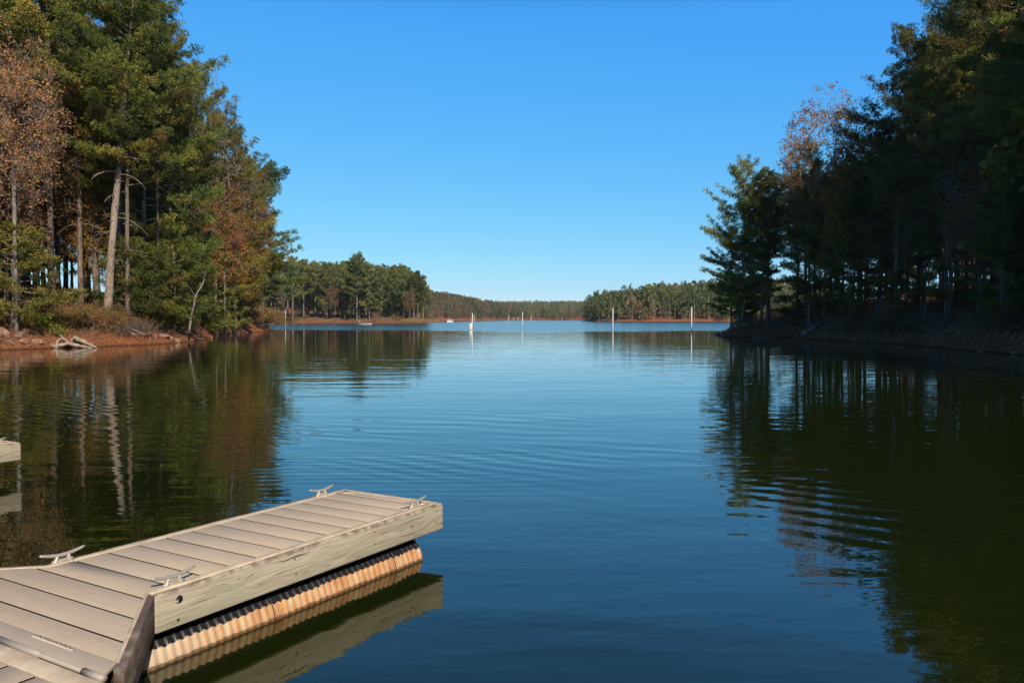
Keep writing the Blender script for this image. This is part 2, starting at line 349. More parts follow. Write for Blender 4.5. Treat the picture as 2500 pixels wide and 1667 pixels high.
def make_pine(seed, H=25.0, base=0.4, Rr=4.2, nb=60, droop=0.12, lean=0.0, dead=8, r0=0.23, K=9, L=0.27, W=0.075, tw=1.0, top=0.6, sides=8, asym=0.0, CS=1.0, TD=1.0):
    r = np.random.default_rng(seed); T = Geo(); C = Geo()
    n = 16; zz = np.linspace(0, 1, n)
    wx = np.cumsum(r.normal(0, 0.05, n)) + lean * zz ** 1.0 * H; wy = np.cumsum(r.normal(0, 0.05, n))
    wx -= wx[0]; wy -= wy[0]
    TP = np.stack([wx, wy, zz * H - 0.4 * (zz == 0)], 1)
    tr = r0 * (1 - zz) ** 0.75 + 0.025; tr[0] *= 1.35
    T.tube(TP, tr, sides, wob=0.03)
    at = lambda f: np.array([np.interp(f, zz, TP[:, i]) for i in range(3)])
    P, D, Vv = [], [], []
    az = r.uniform(0, 6.28)
    for i in range(nb):
        s = (i + r.uniform(0, 1)) / nb
        f = base + (0.985 - base) * s
        az += 2.4 + r.normal(0, 0.5)
        shape = (1 - s ** 3.0) ** top * (0.62 + 0.38 * min(1, s * 3)) + 0.06
        ln = Rr * shape * r.choice([0.45, 0.7, 0.9, 1.1, 1.25]) * (1 + asym * math.cos(az)) * (1 + 0.12 * math.sin(2 * az + 9 * s + seed))
        el = -droop + (0.45 + droop) * s + 0.45 * s ** 3 + r.normal(0, 0.16)
        o = at(f); h = np.array([math.cos(az), math.sin(az), 0])
        m = 6; t = np.linspace(0, 1, m)
        bend = r.normal(0, 0.18); sd = np.array([-h[1], h[0], 0])
        B = o + h * (ln * t)[:, None] * math.cos(el) + np.array([0, 0, 1.0]) * (ln * (t * math.sin(el) - 0.10 * t * (1 - t) * 4 * droop + 0.16 * t ** 2.2))[:, None] + sd * (ln * bend * t ** 2)[:, None]
        T.tube(B, 0.05 * (1 - s * 0.6) * (1 - 0.8 * t) * (ln / 3.5) ** 0.5 + 0.012, 4, cap=False)
        bd = unit(np.gradient(B, axis=0)); bv = r.normal(0.45, 0.16)
        nt_ = max(2, int(ln * 2.1 * tw))
        for q in range(nt_):
            tq = 1 - (q / nt_) ** 1.1 * 0.80
            bp = np.array([np.interp(tq, t, B[:, c]) for c in range(3)]); d0 = bd[min(m - 1, int(tq * (m - 1)))]
            side = 0 if q == 0 else (1 if q % 2 else -1) * r.uniform(0.5, 1.6)
            td = unit(d0 + sd * side + np.array([0, 0, r.uniform(-0.05, 0.45)]))
            tl = r.uniform(0.30, 0.95) * (0.55 + 0.14 * ln)
            cc = bp + td * tl; cr = r.uniform(0.30, 0.62) * CS; cv = bv + r.normal(0, 0.12)
            nq = max(4, int(7.5 * (cr / 0.36) ** 2 * TD))
            e = unit(r.standard_normal((nq, 3)) + np.array([0, 0, 0.25])) * np.array([1.15, 1.15, 0.65])
            for k_ in range(nq):
                P.append(cc + e[k_] * cr * r.uniform(0.3, 1.0)); D.append(unit(e[k_] + [0, 0, 0.2])); Vv.append(cv + r.normal(0, 0.06))
            for w_ in (0.4, 0.7): P.append(bp + td * tl * w_); D.append(td); Vv.append(cv)
            if sides > 5:
                T.tube([bp, cc], [0.016, 0.008], 3, cap=False)
    for i in range(6):
        P.append(at(0.97 + 0.006 * i) + r.normal(0, 0.12, 3)); D.append(np.array([0, 0, 1.0])); Vv.append(0.5)
    for i in range(dead):
        f = r.uniform(max(0.12, base - 0.3), base + 0.05); a = r.uniform(0, 6.28); ln = r.uniform(0.8, 3.2); t = np.linspace(0, 1, 5)
        h = np.array([math.cos(a), math.sin(a), 0])
        B = at(f) + h * (ln * t)[:, None] + np.array([0, 0, 1.0]) * (ln * (0.18 * t - r.uniform(0.1, 0.7) * t ** 2))[:, None]
        T.tube(B, 0.04 * (1 - 0.8 * t) + 0.01, 4, cap=False)
        if ln > 1.8: T.tube([B[2], B[2] + h * 0.5 + r.normal(0, 0.35, 3)], [0.018, 0.008], 3, cap=False)
    blades(C, np.array(P), np.array(D), K, L, W, r, 1.0, var=np.clip(np.array(Vv), 0, 0.99))
    return T, C

def make_broadleaf(seed, H=20.0, spread=0.55, levels=6, r0=0.22, leaves=5, leaf=0.16, keep=1.0, rad=0.20, first=0.32, lean=(0, 0), twigs=True, kids=(2, 3)):
    r = np.random.default_rng(seed); T = Geo(); P, D, Vv = [], [], []
    def grow(p, d, ln, rad, lv):
        m = 4; pts = [p]; dd = d
        for _ in range(m - 1):
            dd = unit(dd + r.normal(0, 0.13, 3) + np.array([0, 0, 0.05])); pts.append(pts[-1] + dd * ln / (m - 1))
        end = rad * 0.66
        if lv < levels or twigs: T.tube(pts, np.linspace(rad, end, m), 7 if lv == 0 else (4 if lv < 4 else 3), cap=lv == 0, wob=0.02 if lv < 2 else 0)
        if lv >= levels - 2:
            for w_ in (0.4, 0.7, 1.0) if lv >= levels - 1 else (0.8,):
                if r.uniform() < keep: P.append(pts[0] + (pts[-1] - pts[0]) * w_ + r.normal(0, 0.08, 3)); D.append(dd); Vv.append(cl[0] + r.normal(0, 0.18))
        if lv >= levels: return
        if lv == 2: cl[0] = r.uniform(0.15, 0.85)
        nk = r.integers(kids[0], kids[1] + 1)
        for i in range(nk):
            a = r.uniform(0, 6.28); sp = spread * r.uniform(0.6, 1.35) * (0.5 if i == 0 else 1)
            s = unit(np.cross(dd, [math.cos(a), math.sin(a), 0.3]))
            nd = unit(dd * math.cos(sp) + s * math.sin(sp) + np.array([0, 0, 0.08]))
            grow(pts[-1] if (i == 0 or lv == 0) else pts[r.integers(2, m)], nd, ln * r.uniform(0.62, 0.88) * (1.05 if lv else 0.62 / first * 0.5), end * (0.9 if i == 0 else 0.7), lv + 1)
    cl = [0.5]
    grow(np.array([0, 0, -0.4]), unit([lean[0], lean[1], 1]), H * first, r0, 0)
    P = np.array(P); C = Geo()
    zmax = P[:, 2].max(); k = H / zmax; q = np.percentile(np.hypot(P[:, 0], P[:, 1]), 88); kx = rad * H / q
    if levels < 6: kx = k
    for i in range(len(T.V)): T.V[i] = T.V[i] * np.array([kx, kx, k])
    P = P * np.array([kx, kx, k])
    K = leaves; n = len(P) * K; PP = np.repeat(P, K, 0) + r.normal(0, 0.15, (n, 3))
    d = unit(r.normal(0, 1, (n, 3)) + [0, 0, -0.4]); s = unit(np.cross(d, r.normal(0, 1, (n, 3)))); L = leaf * r.uniform(0.6, 1.3, (n, 1))
    V = np.stack([PP, PP + d * L * 0.5 + s * L * 0.42, PP + d * L, PP + d * L * 0.5 - s * L * 0.42], 1).reshape(-1, 3)
    C.add(V, None, np.arange(n * 4).reshape(-1, 4), np.clip(np.repeat(np.array(Vv), K) + r.normal(0, 0.12, n), 0, 1))
    return T, C

def make_spreading(seed, H=20.0, rx=4.5, z0=0.35, r0=0.2, n=420, leaves=5, leaf=0.16, leafy=0.8, lean=(0, 0), hollow=0.35, jag=0.35):
    """limbs grown towards points spread through a domed crown; leaves on the outer twigs"""
    r = np.random.default_rng(seed); T = Geo(); C = Geo()
    zc, rz_ = H * (z0 + (1 - z0) * 0.42), H * (1 - z0) * 0.58
    d = unit(r.normal(0, 1, (n, 3))); rad = (hollow + (1 - hollow) * r.uniform(0, 1, (n, 1)) ** 0.45)
    lob = 1 + jag * np.sin(3.1 * np.arctan2(d[:, 1], d[:, 0]) + seed) * np.sin(2.3 * d[:, 2] + seed * 1.7)
    Q = d * rad * lob[:, None] * np.array([rx, rx, rz_]); Q[:, 2] = np.where(Q[:, 2] < 0, Q[:, 2] * 0.75, Q[:, 2])
    Q += np.array([lean[0] * H * 0.5, lean[1] * H * 0.5, zc])
    nz = 9; tz = np.linspace(0, 1, nz); top = H * (z0 + 0.12)
    nodes = [np.array([lean[0] * top * t_ ** 1.5 + r.normal(0, 0.05), lean[1] * top * t_ ** 1.5, top * t_ - 0.4 * (t_ == 0)]) for t_ in tz]; par = [-1] + list(range(nz - 1))
    Q = Q[np.argsort(np.linalg.norm(Q - nodes[-1], axis=1))]; tips = []
    for q in Q:
        N = np.array(nodes); v = q - N; dist = np.linalg.norm(v, axis=1); cost = dist - 0.55 * np.clip(v[:, 2], -2, 2) * 0 + 0.6 * np.clip(-(v[:, 2]), 0, None)
        cost[:max(2, nz - 3)] += 3.0; k = int(np.argmin(cost)); L = dist[k]; m = max(2, int(L / 0.8) + 1)
        for j in range(1, m + 1):
            t_ = j / m; p = N[k] + v[k] * t_ + r.normal(0, 0.05 * L ** 0.5, 3) * (j < m) + np.array([0, 0, -0.10 * L * math.sin(math.pi * t_)])
            nodes.append(p); par.append(k if j == 1 else len(nodes) - 2)
        tips.append(len(nodes) - 1)
    N = np.array(nodes); par = np.array(par); cnt = np.zeros(len(N))
    for t_ in tips:
        k = t_
        while k >= 0: cnt[k] += 1; k = par[k]
    rad = np.maximum(r0 * (cnt / cnt[0]) ** 0.56, 0.010); rad[:nz] = np.maximum(rad[:nz], r0 * np.linspace(1.25, 0.72, nz)); T.tube(N[:nz], rad[:nz], 9, wob=0.02)
    e = np.arange(nz, len(N)); A, B = N[par[e]], N[e]; ra, rb = np.minimum(rad[par[e]], rad[e] * 1.6)[:, None, None], rad[e][:, None, None]
    D = unit(B - A); U = unit(np.cross(D, [0.3, 0.2, 0.93])); W_ = np.cross(D, U); th = np.arange(4) * np.pi / 2
    ring = np.cos(th)[None, :, None] * U[:, None] + np.sin(th)[None, :, None] * W_[:, None]
    V = np.concatenate([A[:, None] + ring * ra, B[:, None] + ring * rb], 1).reshape(-1, 3); b_ = (np.arange(len(e)) * 8)[:, None, None]; q = np.arange(4)
    F4 = (np.stack([q, (q + 1) % 4, 4 + (q + 1) % 4, 4 + q], -1)[None] + b_).reshape(-1, 4); T.add(V, None, F4)
    # fine twigs round each tip
    tp = N[tips]; zk = H / (tp[:, 2].max() + 0.5); N = N * np.array([1, 1, zk]); tp = N[tips]
    for i_ in range(len(T.V)): T.V[i_] = T.V[i_] * np.array([1, 1, zk])
    tp = tp; K2 = 4; P0 = np.repeat(tp, K2, 0); dd = unit(r.normal(0, 1, P0.shape) + np.repeat(unit(tp - N[par[np.array(tips)]]), K2, 0) + [0, 0, 0.25]); P1 = P0 + dd * r.uniform(0.35, 0.95, (len(P0), 1))
    s_ = unit(np.cross(dd, r.normal(0, 1, dd.shape))) * 0.011
    V = np.stack([P0 - s_, P0 + s_, P1], 1).reshape(-1, 3); T.add(V, np.arange(len(V)).reshape(-1, 3))
    base = np.repeat(0.5 + 0.3 * np.sin(tp[:, 0] * 0.9 + seed) * np.sin(tp[:, 2] * 0.7) + r.normal(0, 0.12, len(tp)), K2)
    has = r.uniform(0, 1, len(P1)) < leafy; P = (P0 + (P1 - P0) * r.uniform(0.3, 1, (len(P0), 1)))[has]; base = base[has]
    K = leaves; m = len(P) * K; PP = np.repeat(P, K, 0) + r.normal(0, 0.15, (m, 3)); d = unit(r.normal(0, 1, (m, 3)) + [0, 0, -0.4]); s2 = unit(np.cross(d, r.normal(0, 1, (m, 3)))); L = leaf * r.uniform(0.6, 1.3, (m, 1))
    V = np.stack([PP, PP + d * L * 0.5 + s2 * L * 0.42, PP + d * L, PP + d * L * 0.5 - s2 * L * 0.42], 1).reshape(-1, 3)
    C.add(V, None, np.arange(m * 4).reshape(-1, 4), np.clip(np.repeat(base, K) + r.normal(0, 0.1, m), 0, 1)); return T, C



PROTO = {}; RAW = {}
def proto(key, name, T, C, barkm, leafm, H, crown='crown', trunk='trunk', smooth=True):
    if key[:3] == 'mid': RAW[key] = (T, C, H)
    PROTO[key] = dict(name=name, t=T.mesh(name + '_' + trunk, [barkm], smooth), c=C.mesh(name + '_' + crown, [leafm]), H=H, tn=trunk, cn=crown, used=None)
for s in range(4):   # tall pines with a bare lower trunk
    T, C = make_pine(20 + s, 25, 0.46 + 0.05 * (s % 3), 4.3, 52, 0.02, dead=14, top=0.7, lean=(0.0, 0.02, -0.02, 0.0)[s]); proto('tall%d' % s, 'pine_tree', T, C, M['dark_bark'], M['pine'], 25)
for s in range(3):   # pines of the wood's edge, green nearly to the ground
    T, C = make_pine(40 + s, 22, 0.12, 4.8, 68, 0.14, dead=4, top=0.75, asym=0.15); proto('edge%d' % s, 'pine_tree', T, C, M['bark'], M['pine'], 22)
T, C = make_pine(77, 24, 0.20, 5.0, 66, 0.05, dead=6, top=0.5, tw=1.1, asym=0.08); proto('wide0', 'pine_tree', T, C, M['bark'], M['pine'], 24)
for s in range(2):   # young pines
    T, C = make_pine(60 + s, 9, 0.08, 2.6, 42, 0.25, dead=0, r0=0.10, top=0.9); proto('young%d' % s, 'pine_tree', T, C, M['bark'], M['pine'], 9)
T, C = make_pine(90, 30, 0.46, 5.0, 96, 0.10, top=0.7, CS=1.1, lean=0.085, dead=16, r0=0.34); proto('lean0', 'pine_tree', T, C, M['bark'], M['pine'], 30)
for s in range(4):   # pines seen far across the water: coarser needles
    T, C = make_pine(120 + s, 25, (0.15, 0.3, 0.42, 0.10)[s], 3.9, 46, 0.2, dead=4, K=7, L=0.5, W=0.22, tw=0.8, sides=5, CS=1.35, TD=0.35); proto('mid%d' % s, 'pine_tree', T, C, M['bark'], M['pine_far'], 25)
T, C = make_pine(130, 25, 0.12, 4.8, 64, 0.1, dead=2, K=6, L=0.95, W=0.62, tw=0.9, sides=5, CS=1.4, TD=0.4); RAW['dense'] = (T, C, 25)
T, C = make_spreading(5, 20, 3.9, 0.35, 0.15, 420, 6, 0.19, 0.9); proto('rust0', 'broadleaf_tree', T, C, M['pale_bark'], M['rust'], 20)
T, C = make_spreading(25, 24, 4.4, 0.46, 0.17, 560, 5, 0.17, 0.62, jag=0.5); proto('rust2', 'broadleaf_tree', T, C, M['pale_bark'], M['rustpale'], 24)
T, C = make_spreading(6, 17, 3.4, 0.35, 0.12, 360, 6, 0.19, 0.8); proto('rust1', 'broadleaf_tree', T, C, M['pale_bark'], M['brown'], 17)
T, C = make_spreading(8, 14, 3.2, 0.30, 0.13, 320, 7, 0.18, 0.95); proto('gold0', 'broadleaf_tree', T, C, M['pale_bark'], M['gold'], 14)
T, C = make_spreading(9, 19, 3.4, 0.38, 0.11, 520, 3, 0.14, 0.35); proto('bare0', 'broadleaf_tree', T, C, M['pale_bark'], M['brown'], 19)
T, C = make_spreading(15, 16, 3.2, 0.35, 0.095, 460, 3, 0.15, 0.35); proto('bare1', 'broadleaf_tree', T, C, M['pale_bark'], M['rust'], 16)
T, C = make_spreading(34, 24, 5.0, 0.42, 0.24, 760, 5, 0.17, 0.8, lean=(-0.16, 0), jag=0.3); proto('spread0', 'broadleaf_tree', T, C, M['bark'], M['rustpale'], 24)
def shrub(seed, H, leafm, keep, leaves, leaf, stems=9, name='shrub'):
    T, C = Geo(), Geo()
    r = np.random.default_rng(seed)
    for i in range(stems):
        t, c = make_broadleaf(seed * 31 + i, H * r.uniform(0.6, 1), 0.55, 4, 0.022, leaves, leaf, keep, first=0.35, lean=tuple(r.normal(0, 0.55, 2)))
        off = np.array([r.normal(0, 0.25 * H * 0.5), r.normal(0, 0.25 * H * 0.5), 0])
        for G, g in ((T, t), (C, c)):
            V, F3, F4, var = g.arrays(); V = V + off
            n3 = 0 if F3 is None else len(F3)
            G.add(V, F3, F4, 0.5) if G is T else G.add(V, None, F4, var)
    return T, C
for s in range(3):
    T, C = shrub(200 + s, 2.0, None, 0.8, 4, 0.09); proto('shrub%d' % s, 'shrub', T, C, M['pale_bark'], M['shrubleaf'], 2, 'leaves', 'stems')
T, C = shrub(230, 1.6, None, 0.12, 2, 0.07, 12); proto('twig0', 'shrub', T, C, M['pale_bark'], M['brown'], 1.6, 'leaves', 'stems')
T, C = shrub(240, 1.5, None, 0.9, 4, 0.15, 4); proto('lime0', 'shrub', T, C, M['pale_bark'], M['lime'], 1.5, 'leaves', 'stems')

tr_rng = random.Random(5)
def plant(key, x, y, H, label, group=None, rz=None, z=None, cat='tree', squash=1.0, tilt=None):
    p = PROTO[key]; s = H / p['H']
    z = gz(x, y) if z is None else z
    rz = tr_rng.uniform(0, 6.28) if rz is None else rz
    if p['used'] is None:
        o = thing(p['name'], label, cat, group=group); link(p['tn'], p['t'], o); link(p['cn'], p['c'], o); p['used'] = o
    else:
        o = copy_tree(p['used'])
        for q in ('group',):
            if q in o: del o[q]
        tag(o, label, cat, group)
    o.location = (x, y, z - 0.05); o.rotation_euler = (tilt[0] if tilt else 0, tilt[1] if tilt else 0, rz); o.scale = (s * squash, s * squash, s)
    return o
def at(px, Y, z=None):
    return (px - CX) / F * Y
def top_h(py, Y, x): return CAMZ + (HY - py) / F * Y - gz(x, Y)
def plant_px(key, px, Y, top, label, group=None, rz=None, side=None, t=None, **kw):
    side = side or ('L' if px < 700 and Y < 200 else 'R' if Y < 200 else 'M'); t = t or (1.6 if key[:4] in ('rust', 'gold', 'bare', 'youn', 'spre') else 2.6)
    ys = Y + np.array([0, .5, 1, 1.5, 2, 3, 4, -1, 5, -2, 6, -3, 8, -4, -6, 10, 12, 15, -8]); d = sdist(LAND[side], (px - CX) / F * ys, ys)
    Y = float(ys[np.argmax(d >= t)] if (d >= t).any() else ys[np.argmax(d)])
    x = at(px, Y); return plant(key, x, Y, top_h(top, Y, x), label, group, rz, **kw)

# --- pines and broadleaf trees one can point to, left bank
plant_px('lean0', 262, 67, -60, 'thick pale-trunked pine leaning right at the edge of the left bank', rz=0)
plant_px('tall3', 312, 67, 60, 'pine standing close beside the upper part of the leaning trunk', rz=2.0, squash=0.85)
plant_px('tall0', 240, 72, -90, 'straight grey-trunked pine just left of the thick leaning pine')
plant_px('tall1', 199, 70, -120, 'thin-trunked pine between the two stoutest trunks on the left bank', squash=0.8)
plant_px('tall2', 131, 68, -140, 'dark stout pine trunk standing above the yellow-green sapling on the left bank')
plant_px('tall3', 90, 70, -150, 'slim pine with the grey trunk at the far left of the left bank', squash=0.85)
plant_px('edge0', 360, 76, 20, 'bushy pine whose rounded top stands highest against the sky on the left bank', rz=1.0, squash=0.78)
plant_px('tall1', 388, 70, 70, 'pine with spreading dark roots at the water on the left bank', squash=0.62)
plant_px('edge1', 418, 80, 98, 'full dark pine stepping down right of the highest pine top on the left', squash=0.62)
plant_px('edge2', 472, 88, 182, 'broad pine with a long branch tip poking into the sky on the left', squash=0.8)
plant_px('edge0', 535, 112, 290, 'dense pine behind the orange tree on the left bank', rz=2.2)
plant_px('edge1', 572, 118, 345, 'pine with an open feathery top behind the golden tree on the left', rz=4.0)
plant_px('wide0', 604, 122, 400, 'flat-topped pine behind the outermost pine of the left point', rz=0.8, squash=0.8)
plant_px('wide0', 636, 134, 425, 'outermost pine of the left point with tiered branches over the water', rz=0.0, squash=1.14)
plant_px('rust0', 550, 86, 450, 'rust-orange broadleaf tree in front of the pines near the left point', squash=0.8)
plant_px('gold0', 575, 96, 520, 'golden-leaved tree low among the pines near the left point')
plant_px('rust2', 40, 57, 25, 'tall rust-leaved tree at the upper left edge of the picture', rz=2.0, squash=0.82)
plant_px('rust1', 15, 60, 340, 'pale-branched rust tree low at the far left edge')
plant_px('rust1', 300, 92, 120, 'brown-leaved tree showing between the leaning pine and the highest pine')
plant_px('bare0', 490, 92, 150, 'thin bare twiggy tree poking above the pines on the left')
plant_px('rust0', 590, 112, 400, 'pinkish rust tree between the feathery pine and the flat-topped pine', rz=5.0)
plant_px('young0', 330, 69, 590, 'young pine beside the leaning trunk with foliage hanging to the bank', squash=1.3)
plant_px('young1', 375, 68, 640, 'low young pine in front of the dark hollow of the left bank', squash=1.3)
plant_px('young0', 525, 86, 610, 'young pine on the left bank right of the crooked bare sapling', squash=1.2, rz=1.0)
plant_px('young1', 575, 104, 640, 'young pine near the tip of the left point with rust leaves beside it', squash=1.2, rz=2.0)
plant_px('young1', 30, 58, 560, 'young pine overhanging the clay at the left edge of the picture', squash=1.4, rz=3.0)
plant_px('rust1', 610, 122, 640, 'small orange-red tree beside the last young pine of the left point')

# --- right bank
plant_px('edge0', 1812, 100, 400, 'round-topped pine standing outermost on the right point', rz=3.3, squash=0.85)
plant_px('edge2', 1785, 101, 560, 'lower pine leaning out over the water at the right point', rz=1.5, squash=0.9)
plant_px('edge1', 1872, 98, 428, 'pine second from the right point with a ragged shoulder', rz=1.1)
plant_px('spread0', 2052, 88, 205, 'big spreading tree with thin pink-orange leaves against the sky on the right', rz=0.0)
plant_px('edge2', 1975, 84, 365, 'olive pine in front of the big spreading orange tree', rz=0.6, squash=0.8)
plant_px('tall0', 2200, 84, 100, 'tall pine whose crown rises right of the spreading orange tree', rz=0.5, squash=0.95)
plant_px('tall2', 2300, 80, 62, 'tall dark pine second from the spreading orange tree', rz=2.5, squash=0.85)
plant_px('edge1', 2150, 78, 320, 'sunlit yellow-green pine low in front of the dark right wood', rz=3.0, squash=0.75)
plant_px('gold0', 2095, 84, 310, 'small orange-leaved tree tucked below the big spreading tree', squash=0.8)
plant_px('tall3', 2385, 72, -60, 'tall pine crossing the top edge of the picture on the right')
plant_px('tall1', 2425, 66, -120, 'thick-crowned pine near the right edge reaching past the top of the picture')
plant_px('tall0', 2490, 62, -160, 'pine at the far right edge of the picture')
plant_px('tall2', 2318, 62, 130, 'pale-trunked pine catching the sun above the right bank', rz=1.0, squash=0.6)
plant_px('bare0', 2390, 60, 190, 'bare white-branched tree with a few red leaves on the right')
plant_px('bare1', 2250, 72, 260, 'grey twiggy tree between the tall pines on the right')
plant_px('rust1', 2440, 56, 420, 'small tree with golden and red leaves low on the right bank')
plant_px('bare1', 2160, 86, 330, 'twiggy reddish tree behind the sunlit pine on the right', rz=2.0)

# --- fill the woods behind, never above the skyline of the photograph
LO = ([-400, 330, 355, 440, 505, 548, 600, 640, 700, 735, 736, 1700], [-260, -60, 20, 105, 200, 285, 375, 405, 440, 520, 777, 777])
RO = ([1710, 1722, 1745, 1800, 1830, 1890, 1990, 2060, 2110, 2130, 2190, 2260, 2300, 2335, 2500, 3200], [777, 600, 480, 405, 410, 440, 395, 385, 350, 300, 115, 100, 60, 0, -150, -260])
def skyline(px, side):
    return float(np.interp(px, *(LO if side == 'L' else RO)))
SECT = {'L': [(-9e9, 0, 'beyond the left edge of the picture'), (0, 62, 'at the far left edge of the picture'), (62, 165, 'behind the yellow-green sapling'), (165, 330, 'behind the leaning pine'), (330, 455, 'below the highest pine top'), (455, 560, 'behind the crooked bare sapling'), (560, 9e9, 'near the tip of the left point')],
 'R': [(-9e9, 1850, 'on the outer end of the right point'), (1850, 1960, 'above the stones of the right point'), (1960, 2130, 'behind the fallen log, below the spreading orange tree'), (2130, 2260, 'around the sunlit yellow-green pine'), (2260, 2400, 'around the pale sunlit trunk'), (2400, 2500, 'near the right edge of the picture'), (2500, 9e9, 'beyond the right edge of the picture')]}
def sector(px, side): return [n for a, b, n in SECT[side] if a <= px < b][0]
placed = []
def fill(side, n, tmin, tmax, keys, Hr, label, group, pxr, yr, small=False, gap=2.6, seed=1):
    rr = random.Random(seed); c = 0; tries = 0; made = {}
    while c < n and tries < n * 60:
        tries += 1
        Y = rr.uniform(*yr); px = rr.uniform(*pxr); x = at(px, Y)
        t = float(sdist(LAND[side], np.array([x]), np.array([Y]))[0])
        if not (tmin < t < tmax): continue
        if any((x - a) ** 2 + (Y - b) ** 2 < gap * gap for a, b in placed): continue
        H = rr.uniform(*Hr); rad = (2.2 if small else 4.6) * F / Y
        cap = max(skyline(px - rad, side), skyline(px + rad, side), skyline(px, side))
        Hm = top_h(cap, Y, x)
        if Hm < H * 0.55: continue
        H = min(H, Hm - 0.3)
        key = rr.choice(keys); placed.append((x, Y)); c += 1
        sn = sector(px, side); o = plant(key, x, Y, H, label + ' ' + sn, group + ' ' + sn, rz=rr.uniform(0, 6.28), squash=rr.uniform(0.85, 1.1))
        made.setdefault(sn, []).append((px, o))
    for sn, L in made.items():
        L.sort(key=lambda q: q[0]); k = len(L); pl = label.replace('pine', 'pines', 1) if 'pine' in label.split()[:5] else label.replace('tree', 'trees', 1)
        pl = pl.replace('among the left piness', 'among the left pines')
        if not 2 <= k <= 7: continue
        names = {2: ['left one', 'right one'], 3: ['leftmost', 'middle one', 'rightmost']}.get(k) or (['leftmost', 'second from left', 'third from left', 'fourth from left', 'fifth from left', 'sixth from left'][:k - 1] + ['rightmost'])
        for nm, (_, o) in zip(names, L):
            t_ = nm + ' of the ' + pl + ' ' + sn
            if len(t_.split()) <= 16: o['label'] = t_
    return c
TALL = ['tall0', 'tall1', 'tall2', 'tall3']; EDGE = ['edge0', 'edge1', 'edge2']
print('fill', fill('L', 58, 4, 45, TALL, (20, 30), 'green pine inside the left wood', 'pines inside the left wood', (-250, 640), (60, 150), seed=2))
print('fill', fill('L', 18, 2.0, 14, EDGE, (9, 16), 'bushy mid-height pine on the left bank', 'mid-height pines on the left bank', (345, 540), (60, 140), seed=3))
print('fill', fill('L', 17, 5, 24, ['rust0', 'rust1', 'bare0', 'rust2', 'gold0', 'rust1'], (12, 24), 'rust-brown broadleaf tree among the left pines', 'broadleaf trees on the left bank', (-100, 600), (60, 130), seed=4))
print('fill', fill('L', 16, 1.5, 9, ['young0', 'young1'], (5, 9), 'small young pine on the left bank', 'young pines on the left bank', (345, 560), (62, 140), True, 2.0, seed=5))
print('fill', fill('R', 56, 4, 38, TALL, (22, 32), 'dark pine inside the right wood', 'pines inside the right wood', (1780, 2600), (48, 125), seed=6))
print('fill', fill('R', 14, 2.0, 16, EDGE, (9, 16), 'bushy mid-height dark pine', 'mid-height pines on the right bank', (1745, 2560), (48, 120), seed=7))
print('fill', fill('R', 34, 3, 30, ['bare0', 'bare1', 'rust1', 'bare0', 'rust0'], (11, 20), 'thin grey tree with few reddish leaves', 'broadleaf trees on the right bank', (1950, 2560), (48, 110), seed=8))
# the same wood goes on along the right shore beside the photographer and shades the bank: merged, nobody could count it
def merged_wood(name, spots, keys, label, seed, mats):
    r = np.random.default_rng(seed); VV, F3s, F4s, vs, ms, n = [], [], [], [], [], 0
    src = {k: RAW[k] for k in keys}
    f3, f4, v3, v4, m3, m4 = [], [], [], [], [], []
    for (x, y, H) in spots:
        T, C, H0 = src[keys[r.integers(len(keys))]]; a = r.uniform(0, 6.28); sc_ = H / H0; z = gz(x, y); ca, sa = math.cos(a), math.sin(a)
        for G, mi in ((T, 0), (C, 1)):
            V, F3, F4, var = G.arrays(); n3 = 0 if F3 is None else len(F3)
            W = np.stack([V[:, 0] * ca - V[:, 1] * sa, V[:, 0] * sa + V[:, 1] * ca, V[:, 2]], 1) * sc_ + np.array([x, y, z])
            VV.append(W)
            if F3 is not None: f3.append(F3 + n); v3.append(var[:n3]); m3.append(np.full(n3, mi))
            if F4 is not None: f4.append(F4 + n); v4.append(var[n3:]); m4.append(np.full(len(F4), mi))
            n += len(W)
    me = mesh_from(name, np.concatenate(VV), np.concatenate(f3), np.concatenate(f4), mats, np.concatenate(v3 + v4))
    me.polygons.foreach_set('material_index', np.concatenate(m3 + m4).astype(np.int32)); return tag(link(name, me), label, 'woodland', kind='stuff')
rr = random.Random(9); spots = []
while len(spots) < 190:
    x, y = rr.uniform(30.5, 70), rr.uniform(-38, 55)
    t = float(sdist(LAND['R'], np.array([x]), np.array([y]))[0])
    if t < 1.8 or (y > 0 and x / y < 0.65) or any((x - a) ** 2 + (y - b) ** 2 < 7 for a, b in placed): continue
    placed.append((x, y)); spots.append((x, y, rr.uniform(16, 23)))
def inland(side, n, tr, pxr, yr, Hr, seed):
    rr = random.Random(seed); out = []
    for _ in range(6000):
        if len(out) >= n: break
        Y = rr.uniform(*yr); px = rr.uniform(*pxr); x = at(px, Y); t = float(sdist(LAND[side], np.array([x]), np.array([Y]))[0])
        if not (tr[0] < t < tr[1]) or any((x - a) ** 2 + (Y - b) ** 2 < 12 for a, b in placed): continue
        H = min(rr.uniform(*Hr), top_h(skyline(px, side) + 25, Y, x))
        if H > 7: placed.append((x, Y)); out.append((x, Y, H))
    return out
merged_wood('inland_woodland', inland('L', 150, (26, 62), (-20, 480), (75, 170), (16, 24), 91), ['mid0', 'mid3', 'mid1'], 'pine wood further inland behind the left bank', 5, [M['bark'], M['pine']])
merged_wood('inland_woodland', inland('R', 34, (16, 75), (2000, 2620), (60, 118), (12, 20), 92), ['mid0', 'mid3'], 'pine wood further inland behind the right bank', 6, [M['bark'], M['pine']])
merged_wood('shore_woodland', spots, ['dense'], 'pine wood continuing along the right shore beside the dock', 3, [M['bark'], M['pine']])
rr = random.Random(19); spots = []
